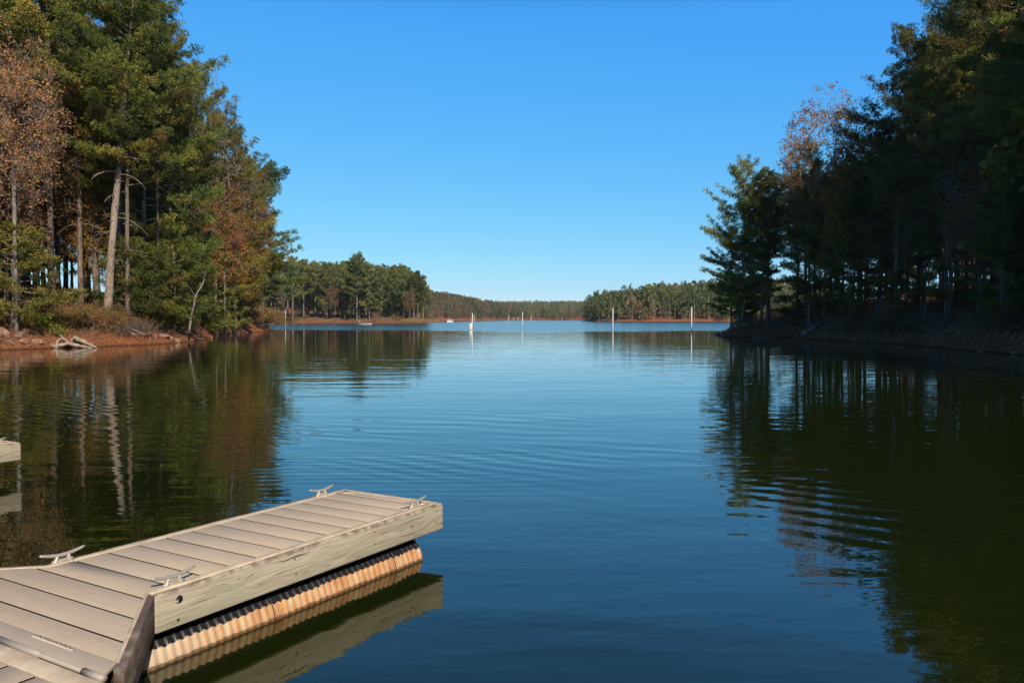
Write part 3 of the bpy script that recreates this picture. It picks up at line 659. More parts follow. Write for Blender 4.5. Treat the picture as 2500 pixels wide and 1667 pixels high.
while len(spots) < 80:
    x, y = rr.uniform(-95, -34), rr.uniform(2, 82)
    t = float(sdist(LAND['L'], np.array([x]), np.array([y]))[0])
    if t < 3 or -x / y < 0.68 or any((x - a) ** 2 + (y - b) ** 2 < 9 for a, b in placed): continue
    placed.append((x, y)); spots.append((x, y, rr.uniform(17, 26)))
merged_wood('shore_woodland', spots, ['dense'], 'pine wood continuing along the left shore outside the picture', 13, [M['bark'], M['pine']])

# --- wooded point across the water (individual pines)
MO = ([600, 620, 700, 760, 800, 860, 880, 900, 960, 1010, 1030, 1050, 1062, 1075], [640, 628, 628, 632, 640, 632, 625, 640, 648, 648, 665, 680, 715, 760])
def fillM(n, keys, label, group, seed, tr, yr, hs_=(0.72, 1.0)):
    rr = random.Random(seed); c = 0; tries = 0
    while c < n and tries < 9000:
        tries += 1
        Y = rr.uniform(*yr); px = rr.uniform(560, 1068); x = at(px, Y)
        t = float(sdist(LAND['M'], np.array([x]), np.array([Y]))[0])
        if not (tr[0] < t < tr[1]): continue
        if any((x - a) ** 2 + (Y - b) ** 2 < 9 for a, b in placed): continue
        cap = max(float(np.interp(px + d, *MO)) for d in (-14, 0, 14)); H = top_h(cap, Y, x)
        H *= rr.uniform(*hs_)
        if H < 6: continue
        placed.append((x, Y)); c += 1
        plant(rr.choice(keys), x, Y, min(H, 36), label + ' ' + msector(px), group + ' ' + msector(px), rz=rr.uniform(0, 6.28), squash=rr.uniform(0.8, 1.05))
    return c
MID = ['mid0', 'mid1', 'mid2', 'mid3']
plant_px('mid2', 716, 440, 630, 'tall bare-trunked pine right of the leftmost white post, on the wooded point', squash=0.9)
plant_px('mid1', 872, 425, 624, 'tallest pine on the wooded point, behind the fishing boat')
plant_px('mid2', 1021, 392, 664, 'pale-trunked pine near the right end of the wooded point', squash=0.85)
plant_px('mid1', 1034, 395, 690, 'slightly leaning pale pine second from the right end of the wooded point', squash=0.8)
def msector(px): return 'left of the bare-trunked pine' if px < 710 else 'between bare-trunked pine and fishing boat' if px < 850 else 'behind the fishing boat' if px < 930 else 'right of the fishing boat'
print('fillM', fillM(46, MID, 'pine fronting the far wooded point', 'front pines of the wooded point', 12, (6, 20), (375, 500), (0.85, 1.0)))
print('fillM', fillM(22, ['mid0', 'mid3', 'mid3'], 'low bushy pine on the far point', 'low pines on the wooded point', 13, (5, 26), (375, 520), (0.35, 0.6)))
print('fillM', fillM(12, ['rust1', 'bare0', 'bare1'], 'brownish broadleaf tree on the far point', 'broadleaf trees on the wooded point', 14, (5, 30), (375, 500), (0.45, 0.75)))

rr = random.Random(33); spots = []
for _ in range(9000):
    if len(spots) >= 110: break
    Y = rr.uniform(385, 600); px = rr.uniform(540, 1064); x = at(px, Y); t = float(sdist(LAND['M'], np.array([x]), np.array([Y]))[0])
    if t < 16 or t > 90 or any((x - a) ** 2 + (Y - b) ** 2 < 9 for a, b in placed): continue
    H = top_h(max(float(np.interp(px + d, *MO)) for d in (-14, 0, 14)) + 4, Y, x) * rr.uniform(0.85, 1)
    if H > 6: placed.append((x, Y)); spots.append((x, Y, min(H, 36)))
merged_wood('point_woodland', spots, MID, 'mass of pines deep inside the wooded point behind its front row', 4, [M['bark'], M['pine_far']])

# --- the far wooded hills: hundreds of crowns reading as one mass each
def far_wood(name, land, xr, yr, n, Hr, seed, mixbrown, label, tmax):
    r = np.random.default_rng(seed); G = Geo(); TG = Geo(); pts = []
    X = r.uniform(*xr, n * 6); Y = r.uniform(*yr, n * 6); t = sdist(LAND[land], X, Y)
    ok = (t > 1.5) & (t < tmax); X, Y, t = X[ok][:n], Y[ok][:n], t[ok][:n]; Z = height(X, Y)
    front = t < 25
    H = r.uniform(*Hr, len(X)) * np.where(front & (r.uniform(0, 1, len(X)) < 0.35), 0.5, 1)
    P, D, Vr = [], [], []
    for x, y, z, h in zip(X, Y, Z, H):
        br = r.uniform() < mixbrown * (0.5 + wob(np.array(x), np.array(y), 0, 0.1) * 0.8)
        hue = r.uniform(0.62, 0.95) if br else r.uniform(0.0, 0.58)
        base = r.uniform(0.08, 0.42); rad = r.uniform(3.0, 4.8); nb = 34
        s = r.uniform(0, 1, nb); a = r.uniform(0, 6.28, nb); rr_ = rad * np.sqrt(1 - s ** 2.2) * r.uniform(0.35, 1, nb)
        c = np.stack([x + rr_ * np.cos(a), y + rr_ * np.sin(a), z + h * (base + (1 - base) * s)], 1)
        P.append(c); D.append(np.stack([np.cos(a), np.sin(a), np.full(nb, 0.5)], 1)); Vr.append(np.clip(hue + r.normal(0, 0.05, nb), 0, 1))
        TG.tube([(x, y, z - 0.5), (x + r.normal(0, .4), y, z + h * 0.9)], [0.26, 0.08], 3, cap=False)
    blades(G, np.concatenate(P), np.concatenate(D), 7, 1.25, 0.95, r, 0.8, np.concatenate(Vr))
    V1, F31, _, v1 = G.arrays(); V2, _, F42, _ = TG.arrays()
    me = mesh_from(name, np.vstack([V1, V2]), F31, F42 + len(V1), [M['farmix'], M['pale_bark']], np.concatenate([v1, np.zeros(len(F42))]))
    mi = np.concatenate([np.zeros(len(F31)), np.ones(len(F42))]).astype(np.int32); me.polygons.foreach_set('material_index', mi)
    tag(link(name, me), label, 'woodland', kind='stuff')
far_wood('distant_woodland', 'FR', (50, 235), (540, 860), 1500, (12, 22), 51, 0.35, 'far green and brown woodland on the low hill right of the channel', 190)
far_wood('distant_woodland', 'FL', (-190, 15), (900, 1500), 1800, (12, 25), 52, 0.85, 'far brownish woodland on the hill beyond the wooded point', 260)
far_wood('distant_woodland', 'FC', (-90, 260), (1400, 1900), 2300, (11, 23), 53, 0.15, 'farthest strip of green woodland closing the channel', 420)

# ------------------------------------------------------------------ shrubs, rocks and driftwood on the banks
def shrub_px(key, px, Y, H, label, group=None, cat='shrub', **kw):
    return plant(key, at(px, Y), Y, H, label, group, cat=cat, **kw)
rr = random.Random(21)
for i, (px, Y, H) in enumerate([(150, 62, 1.7), (175, 62.5, 2.0), (200, 63.0, 2.3), (222, 63.5, 2.6), (245, 64.5, 2.6), (268, 65.2, 2.4), (292, 66, 2.2), (312, 66.8, 1.9), (210, 65.5, 2.6), (235, 66.5, 2.8), (262, 67.5, 2.6), (288, 68, 2.2), (185, 64.6, 2.2), (160, 65, 1.8)]):
    plant('shrub%d' % (i % 3), at(px, Y), Y, H * 0.6, 'bushy rust-brown shrub in the thicket at the foot of the leaning pine', 'brown shrub thicket under the leaning pine', cat='shrub', squash=1.4)
for px, Y in [(305, 65.6), (322, 66), (338, 67), (296, 64.6)]:
    plant('twig0', at(px, Y), Y, rr.uniform(1.2, 1.8), 'leafless grey twiggy shrub at the right end of the brown thicket', 'bare twiggy shrubs beside the thicket', cat='shrub', squash=1.3)
shrub_px('lime0', 98, 61.5, 1.3, 'yellow-green leafy sapling above the driftwood on the left bank')
shrub_px('lime0', 112, 59.6, 1.0, 'small yellow-green plant just behind the driftwood stump')
for i, (px, Y) in enumerate([(600, 128), (612, 130), (622, 133), (635, 136), (645, 138), (655, 139.5), (628, 140)]):
    plant('shrub%d' % (i % 3), at(px, Y), Y, rr.uniform(2.0, 3.2), 'tawny shrub on the tip of the left point', 'tawny shrubs on the tip of the left point', cat='shrub', squash=1.5)
for i in range(20):
    for _ in range(50):
        Y = rr.uniform(60, 135); px = rr.uniform(330, 620); x = at(px, Y); t = float(sdist(LAND['L'], np.array([x]), np.array([Y]))[0])
        if 1.0 < t < 7: break
    plant(rr.choice(['twig0', 'shrub0', 'shrub2', 'twig0']), x, Y, rr.uniform(0.8, 1.8), 'low brown bush on the left slope ' + sector(px, 'L'), 'undergrowth bushes on the left bank ' + sector(px, 'L'), cat='shrub', squash=1.2)
for i in range(80):
    for _ in range(50):
        Y = rr.uniform(48, 108); px = rr.uniform(1755, 2500); x = at(px, Y); t = float(sdist(LAND['R'], np.array([x]), np.array([Y]))[0])
        if 1.0 < t < 9: break
    plant(rr.choice(['twig0', 'shrub0', 'shrub1', 'twig0']), x, Y, rr.uniform(0.8, 2.0), 'low dark bush ' + sector(px, 'R'), 'undergrowth bushes on the right bank ' + sector(px, 'R'), cat='shrub', squash=1.2)
for i in range(46):
    for _ in range(50):
        Y = rr.uniform(376, 500); px = rr.uniform(655, 1075); x = at(px, Y); t = float(sdist(LAND['M'], np.array([x]), np.array([Y]))[0])
        if 2 < t < 12: break
    plant(rr.choice(['shrub0', 'shrub1', 'twig0', 'twig0']), x, Y, rr.uniform(1.2, 3.0), 'brown bush on the red shore of the far wooded point', 'bushes on the shore of the wooded point', cat='shrub', squash=1.2)

km = NT('reddish_rock'); f = km.noise(km.obj(), 2.2, 7, 0.6)
rockm = None
km.bump(f, 0.6, 0.08); rockm = km.fin(km.ramp(f, [(0.3, (0.16, 0.08, 0.05)), (0.5, (0.26, 0.14, 0.09)), (0.7, (0.38, 0.25, 0.175))]), 0.9)
# dry grass, fallen needles and sticks on the banks: nobody could count them
def bank_spots(side, n, tr, pxr, yr, seed):
    r = np.random.default_rng(seed); Y = yr[0] + (yr[1] - yr[0]) * r.uniform(0, 1, n * 5) ** 1.5; px = r.uniform(*pxr, n * 5); X = (px - CX) / F * Y
    t = sdist(LAND[side], X, Y); ok = (t > tr[0]) & (t < tr[1]); X, Y = X[ok][:n], Y[ok][:n]; Z = height(X, Y); k_ = Z > 0.03
    return np.stack([X, Y, Z], 1)[k_], r
M['drygrass'] = foliage('dry_grass', [(0.0, (0.20, 0.09, 0.04)), (0.4, (0.40, 0.21, 0.10)), (0.75, (0.50, 0.36, 0.18)), (1.0, (0.24, 0.25, 0.07))], 0.3)
def ground_cover(side, n, pxr, yr, seed, label, sc_=1.0):
    P, r = bank_spots(side, n, (0.5, 16), pxr, yr, seed); keep = (wob(P[:, 0] * 1.7, P[:, 1] * 1.7, 0.2, 1.4) > -0.15) | (r.uniform(0, 1, len(P)) < 0.3); P = P[keep]
    G = Geo(); up = np.tile([0, 0, 1.0], (len(P), 1)); blades(G, P, up, 7, 0.34 * sc_, 0.035 * sc_, r, 0.55, np.clip(r.normal(0.45, 0.22, len(P)), 0, 1))
    tag(link('dry_grass', G.mesh('dry_grass', [M['drygrass']])), label, 'dry grass', kind='stuff')
    P, r = bank_spots(side, n // 14, (0.3, 16), pxr, yr, seed + 1); G = Geo()
    for p in P:
        a = r.uniform(0, 6.28); L = r.uniform(0.3, 1.6) * sc_; h = np.array([math.cos(a), math.sin(a), 0]); e = p + h * L; e[2] = gz(e[0], e[1]) + 0.05
        if e[2] < 0.04: continue
        m = (p + e) / 2 + r.normal(0, 0.06 * L, 3); m[2] = max(m[2], gz(m[0], m[1])) + 0.04; q = p.copy(); q[2] += 0.03
        G.tube([q, m, e], np.array([0.022, 0.018, 0.008]) * sc_, 4, cap=False)
    tag(link('fallen_sticks', G.mesh('fallen_sticks', [M['pale_bark']])), 'fallen sticks scattered ' + label.split(' on ')[-1].join(['on ', '']), 'sticks', kind='stuff')
ground_cover('L', 9000, (-60, 665), (54, 142), 71, 'dry tan grass and needle litter on the left bank')
ground_cover('R', 6000, (1745, 2600), (45, 115), 73, 'dry brown grass and litter on the shaded right bank')
ground_cover('M', 4200, (600, 1085), (374, 500), 75, 'dry grass on the red shore of the wooded point', 2.6)
def rubble(side, n, pxr, yr, seed, smax, label):
    P, r = bank_spots(side, n, (-0.5, 1.6), pxr, yr, seed); G = Geo()
    bm = bmesh.new(); bmesh.ops.create_icosphere(bm, subdivisions=1, radius=1); V0 = np.array([v.co[:] for v in bm.verts]); F0 = np.array([[v.index for v in f.verts] for f in bm.faces]); bm.free()
    for p in P:
        s_ = smax * r.uniform(0.15, 1) ** 2.2; V = V0 * (1 + r.normal(0, 0.16, (len(V0), 1))) * np.array([1.2, 1, 0.6]) * s_; a = r.uniform(0, 6.28)
        V = np.stack([V[:, 0] * math.cos(a) - V[:, 1] * math.sin(a), V[:, 0] * math.sin(a) + V[:, 1] * math.cos(a), V[:, 2]], 1) + p; G.add(V, F0)
    tag(link('shore_rubble', G.mesh('shore_rubble', [rockm])), label, 'rubble', kind='stuff')

rubble('L', 700, (-40, 665), (54, 142), 81, 0.20, 'small stones and clay lumps along the left waterline')
rubble('R', 500, (1745, 2560), (46, 115), 82, 0.22, 'small stones along the right waterline')

# crooked pale sapling leaning on the left bank
def path_tube(name, pts, rad, mat, label, cat, sides=8, extra=(), parent=None):
    g = Geo(); pts = np.array(pts, float)
    n = len(pts); u = np.linspace(0, n - 1, n * 4); P = np.stack([np.interp(u, range(n), pts[:, i]) for i in range(3)], 1)
    P[1:-1] = (P[:-2] + 2 * P[1:-1] + P[2:]) / 4; rd = np.interp(u, range(n), rad)
    g.tube(P, rd, sides, wob=0.06)
    for e, er in extra: g.tube(e, er, 5, wob=0.05)
    return tag(link(name, g.mesh(name, [mat], True), parent), label, cat)
def wp(px, py, Y): return (at(px, Y), Y, CAMZ + (HY - py) / F * Y)
path_tube('bare_sapling', [wp(462, 808, 74), wp(467, 775, 74.2), wp(474, 745, 74), wp(478, 722, 74), wp(497, 692, 74.5), wp(505, 660, 75), wp(520, 640, 75.5)], [0.11, 0.09, 0.08, 0.07, 0.06, 0.04, 0.02], M['pale_bark'],
          'crooked pale bare sapling leaning right from the left bank', 'tree', extra=[([wp(478, 722, 74), wp(462, 700, 74.3), wp(455, 690, 74)], [0.03, 0.02, 0.01])])
path_tube('fallen_branch', [wp(520, 690, 84), wp(505, 705, 83), wp(300, 800, 66)][0:0] or [wp(300, 796, 65.0), wp(322, 803, 64.4), wp(344, 812, 64.0)], [0.05, 0.05, 0.03], M['pale_bark'], 'pale fallen branch sloping down from the brown thicket', 'branch', 6)
path_tube('fallen_log', [wp(2007, 792, 86.0), wp(1985, 802, 84.8), wp(1962, 815, 84.2)], [0.20, 0.22, 0.24], M['pale_bark'], 'pale fallen log slanting down the dark right bank', 'log', 9, extra=[([wp(1990, 800, 85), wp(1982, 790, 85.2)], [0.05, 0.02])])
path_tube('fallen_log', [wp(830, 776.5, 430), wp(815, 780, 426), wp(795, 783.5, 424)], [0.2, 0.22, 0.25], M['pale_bark'], 'pale log lying on the red shore of the wooded point', 'log', 6)
path_tube('driftwood_branch', [wp(2045, 826, 82), wp(2044, 834, 80), wp(2048, 822, 80.3)], [0.06, 0.05, 0.03], M['drift'], 'short pale snag standing in the water by the right bank', 'branch', 5)

def driftwood():
    t = thing('driftwood_stump', 'pale weathered driftwood stump with a tapering log beside the clay of the left bank', 'driftwood', (at(150, 58.6), 58.6, 0))
    ox, oy = at(150, 58.6), 58.6
    def L(px, py, Y): p = wp(px, py, Y); return (p[0] - ox, p[1] - oy, p[2])
    def tube(name, pts, rad, sides=9):
        g = Geo(); pts = np.array(pts, float); n = len(pts); u = np.linspace(0, n - 1, n * 4)
        P = np.stack([np.interp(u, range(n), pts[:, i]) for i in range(3)], 1); P[1:-1] = (P[:-2] + 2 * P[1:-1] + P[2:]) / 4
        g.tube(P, np.interp(u, range(n), rad) * 0.72, sides, wob=0.14); return link(name, g.mesh(name, [M['drift']], True), t)
    tube('log', [L(183, 826, 59.6), L(200, 833, 59.0), L(218, 841, 58.4), L(236, 848.5, 58.0)], [0.26, 0.24, 0.16, 0.04])
    tube('log', [L(165, 838, 58.8), L(185, 843, 58.4), L(205, 847, 58.1), L(225, 849, 58.0)], [0.20, 0.19, 0.12, 0.05])
    tube('root', [L(137, 850, 58.0), L(138, 838, 58.3), L(142, 830, 58.5), L(150, 826, 58.7), L(158, 829, 58.7)], [0.14, 0.11, 0.08, 0.09, 0.05])
    tube('root', [L(114, 850, 58.0), L(122, 845, 58.2), L(130, 843, 58.3), L(150, 842, 58.5), L(168, 838, 58.6)], [0.03, 0.08, 0.12, 0.17, 0.15])
    tube('root', [L(143, 816, 58.9), L(150, 821, 58.9), L(158, 828, 58.8), L(166, 838, 58.6)], [0.03, 0.06, 0.10, 0.16])
    tube('root', [L(128, 846, 58.0), L(126, 840, 58.2), L(133, 837, 58.4)], [0.05, 0.06, 0.05], 6)
    tube('root', [L(172, 832, 58.8), L(180, 825, 59.2), L(196, 830, 59.4)], [0.12, 0.08, 0.04], 7)
driftwood()

def rock(px, Y, s, label, group=None, seed=0, dz=0.0, name='boulder'):
    bm = bmesh.new(); bmesh.ops.create_icosphere(bm, subdivisions=3, radius=1); r = np.random.default_rng(seed + 300)
    pl = [(Vector(unit(r.normal(0, 1, 3))), r.uniform(0.55, 0.9)) for _ in range(9)]
    for v in bm.verts:
        for n_, d_ in pl:
            e = v.co.dot(n_) - d_
            if e > 0: v.co -= n_ * e * 0.9
        v.co = Vector((v.co.x * s[0], v.co.y * s[1], v.co.z * s[2]))
    me = bpy.data.meshes.new(name); bm.to_mesh(me); bm.free(); me.materials.append(rockm)
    o = link(name, me); x = at(px, Y); o.location = (x, Y, max(gz(x, Y), 0) + dz); o.rotation_euler = (0, 0, seed); return tag(o, label, 'rock', group)
rock(3, 56.2, (0.55, 0.5, 0.45), 'pale rock at the very left edge of the clay bank', seed=1)
rock(49, 56.8, (0.50, 0.45, 0.42), 'squared reddish rock at the waterline left of the driftwood', seed=2)
rock(60, 56.6, (0.36, 0.4, 0.30), 'smaller rock leaning against the squared rock at the waterline', seed=3)
rock(40, 59.5, (0.45, 0.4, 0.45), 'dark rock on top of the clay bank at the left', seed=4, dz=0.1)
rock(91, 57.4, (0.42, 0.4, 0.25), 'low flat rock between the squared rock and the driftwood', seed=5)
for i, (px, Y) in enumerate([(345, 66.5), (360, 67.3), (378, 68), (398, 69.2), (415, 70), (432, 71)]):
    rock(px, Y, (rr.uniform(0.3, 0.6), 0.35, rr.uniform(0.16, 0.28)), 'reddish stone along the waterline below the dark hollow of the left bank', 'stones along the left waterline', seed=10 + i, name='stone')
for i, (px, Y) in enumerate([(1752, 108), (1760, 101), (1772, 96), (1845, 92), (1858, 91.6), (1878, 91.5)]):
    rock(px, Y, (rr.uniform(0.5, 0.9), 0.4, rr.uniform(0.15, 0.35)), 'stone at the waterline of the right point', 'stones at the right point', seed=30 + i, name='stone')
for i, (px, Y) in enumerate([(1062, 397), (1067, 400), (1072, 402), (1079, 404)]):
    rock(px, Y, (rr.uniform(0.9, 1.6), 0.8, rr.uniform(0.25, 0.5)), 'rock of the small spit at the right end of the wooded point', 'rocks on the spit of the wooded point', seed=50 + i, name='stone')

# ------------------------------------------------------------------ the dock
km = NT('grey_tan_decking'); o_ = km.obj()
g1 = km.noise(km.mapping(o_, (3.0, 45, 45)), 1.0, 5, 0.6); g2 = km.noise(o_, 2.2, 5, 0.6); g3 = km.noise(o_, 60, 3)
c = km.ramp(g1, [(0.3, (0.55, 0.43, 0.305)), (0.7, (0.63, 0.495, 0.36))]); c = km.mix(km.rng(g2, 0.42, 0.68, 0, 0.35), c, (0.50, 0.375, 0.255))
c = km.mix(km.rng(km.noise(o_, 9, 4), 0.60, 0.75, 0, 0.45), c, (0.68, 0.57, 0.44))
c = km.mix(km.rng(km.noise(km.mapping(o_, (2, 5, 5), (0, 0, 0.5)), 2.2, 6, 0.7), 0.60, 0.72, 0, 0.35), c, (0.33, 0.25, 0.17))
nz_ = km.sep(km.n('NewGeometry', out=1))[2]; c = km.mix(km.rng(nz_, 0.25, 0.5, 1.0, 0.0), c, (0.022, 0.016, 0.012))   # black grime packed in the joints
km.bump(km.math('ADD', g1, g3), 0.25, 0.003); M['deck'] = km.fin(c, 0.75, 0.3)
km = NT('pale_deck_rim'); o_ = km.obj(); g2 = km.noise(o_, 7, 6, 0.65)
c = km.ramp(g2, [(0.3, (0.44, 0.33, 0.23)), (0.5, (0.60, 0.47, 0.33)), (0.7, (0.72, 0.58, 0.42))])
km.bump(km.noise(o_, 45, 3), 0.25, 0.004); M['rim'] = km.fin(c, 0.7, 0.3)

def wood(name, along, tone, knots=(), green=0.5, dark=0.0):
    """weathered sawn timber; the grain runs along one local axis and bends round its knots"""
    k = NT(name); o = k.obj(); s = k.sep(o); Lc = s[along]; Zc = s[2]
    mul = lambda a, b: k.math('MULTIPLY', a, b)
    g = k.math('ADD', Zc, mul(k.math('SUBTRACT', k.noise(k.mapping(o, (1.4, 1.4, 5)), 1.0, 3), 0.5), 0.07))
    ring = None
    for (ly, lz, sz) in knots:
        dy = mul(k.math('SUBTRACT', Lc, ly), 0.34); dz = k.math('SUBTRACT', Zc, lz)
        rr_ = k.math('SQRT', k.math('ADD', mul(dy, dy), mul(dz, dz)))
        m_ = k.math('EXPONENT', mul(mul(mul(rr_, 1 / sz), mul(rr_, 1 / sz)), -1.0))
        g = k.math('ADD', mul(g, k.math('SUBTRACT', 1.0, m_)), mul(k.math('ADD', rr_, lz), m_))
        core = k.rng(rr_, sz * 0.10, sz * 0.24, 1.0, 0.0); ring = core if ring is None else k.math('MAXIMUM', ring, core)
    fine = k.noise(k.n('CombineXYZ', {0: mul(Lc, 3.0), 1: mul(g, 130.0), 2: mul(s[1 - along], 60.0)}), 1.0, 4, 0.6)
    broad = k.noise(k.n('CombineXYZ', {0: mul(Lc, 1.1), 1: mul(g, 38.0), 2: 0.0}), 1.0, 3, 0.55)
    t = tone
    c = k.ramp(fine, [(0.30, tuple(x * 0.42 for x in t)), (0.46, tuple(x * 0.88 for x in t)), (0.7, tuple(min(1, x * 1.18) for x in t))])
    c = k.mix(k.rng(broad, 0.48, 0.66, 0, 0.7), c, (t[0] * 0.60, t[1] * 0.57, t[2] * 0.55))
    c = k.mix(k.rng(k.noise(o, 2.6, 4), 0.40, 0.62, 0, green), c, (t[0] * 0.72, t[1] * 0.86, t[2] * 0.80))
    crack = k.rng(k.noise(k.n('CombineXYZ', {0: mul(Lc, 2.2), 1: mul(g, 75.0), 2: 3.0}), 1.0, 2, 0.5), 0.30, 0.36, 1.0, 0.0)
    c = k.mix(mul(crack, 0.9), c, (0.06, 0.042, 0.03))
    if dark: c = k.mix(k.rng(k.noise(k.mapping(o, (3, 3, 8)), 1.4, 5), 0.40, 0.60, 0, dark), c, (0.10, 0.065, 0.055))
    top = k.rng(Zc, 0.415, 0.456, 0, 0.85); c = k.mix(mul(top, k.rng(k.noise(o, 12, 4), 0.4, 0.6)), c, (0.17, 0.11, 0.10))
    if ring is not None: c = k.mix(mul(ring, 0.9), c, (0.30, 0.15, 0.08))
    k.bump(k.math('SUBTRACT', fine, mul(crack, 0.8)), 0.5, 0.006)
    return k.fin(c, 0.85, 0.2)
M['fascia'] = wood('weathered_fascia_timber', 1, (0.50, 0.43, 0.335), [(0.62, 0.385, 0.030), (0.80, 0.30, 0.025), (1.55, 0.33, 0.022), (2.45, 0.34, 0.060)], 0.30)
M['gusset'] = wood('dark_grey_weathered_timber', 0, (0.30, 0.235, 0.175), [], 0.1, 0.8)
M['endboard'] = wood('end_timber', 0, (0.47, 0.42, 0.34), [], 0.5)
M['galv'] = simple('galvanised_metal', (0.40, 0.34, 0.28), 0.6, 0.15, 0.18, 14)
M['alu'] = simple('cast_aluminium', (0.46, 0.41, 0.355), 0.5, 0.35, 0.18, 22)
M['black'] = simple('dark_hole_and_gap', (0.02, 0.02, 0.022), 0.5)  # near-black of the bolt-hole disc and the coupling gaps
M['rustbolt'] = simple('rusty_screw_metal', (0.13, 0.085, 0.06), 0.6, 0.4, 0.3, 200)
M['joint'] = simple('dark_gap_underframe', (0.035, 0.028, 0.022), 0.9)
M['greystrip'] = simple('grey_hinge_plate', (0.48, 0.39, 0.30), 0.75, 0.0, 0.10, 6)
# corrugated float pipe: black plastic coated with orange clay scum up to a wandering line
km = NT('clay_stained_corrugated_plastic'); o_ = km.obj(); s_ = km.sep(o_)
nn = km.noise(km.mapping(o_, (1, 2.2, 1)), 4.0, 5, 0.6); fine = km.noise(o_, 28, 4)
gro = km.math('MULTIPLY', km.math('ADD', km.math('SINE', km.math('MULTIPLY', s_[1], 2 * math.pi / 0.062)), 1.0), 0.5)
c = km.ramp(km.math('ADD', km.math('MULTIPLY', nn, 0.8), km.math('MULTIPLY', fine, 0.2)), [(0.30, (0.38, 0.16, 0.065)), (0.5, (0.60, 0.30, 0.13)), (0.70, (0.68, 0.45, 0.25))])
c = km.mix(km.math('MULTIPLY', km.rng(gro, 0.0, 0.4, 0.75, 0.0), km.rng(nn, 0.3, 0.6)), c, (0.48, 0.45, 0.35))
c = km.mix(km.rng(s_[1], 0.9, -0.1, 0.0, 0.55), c, (0.62, 0.55, 0.45))
wet = km.rng(km.math('ADD', s_[2], km.math('MULTIPLY', fine, 0.03)), 0.028, 0.045, 1.0, 0.0); c = km.mix(km.math('MULTIPLY', wet, 0.85), c, (0.10, 0.045, 0.02))
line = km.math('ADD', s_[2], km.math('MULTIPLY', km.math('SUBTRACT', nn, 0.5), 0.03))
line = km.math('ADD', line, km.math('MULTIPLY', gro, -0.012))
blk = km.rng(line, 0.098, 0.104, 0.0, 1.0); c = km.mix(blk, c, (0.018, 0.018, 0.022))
km.bump(fine, 0.15, 0.004); M['float'] = km.fin(c, km.rng(blk, 0, 1, 0.6, 0.38), 0.4)

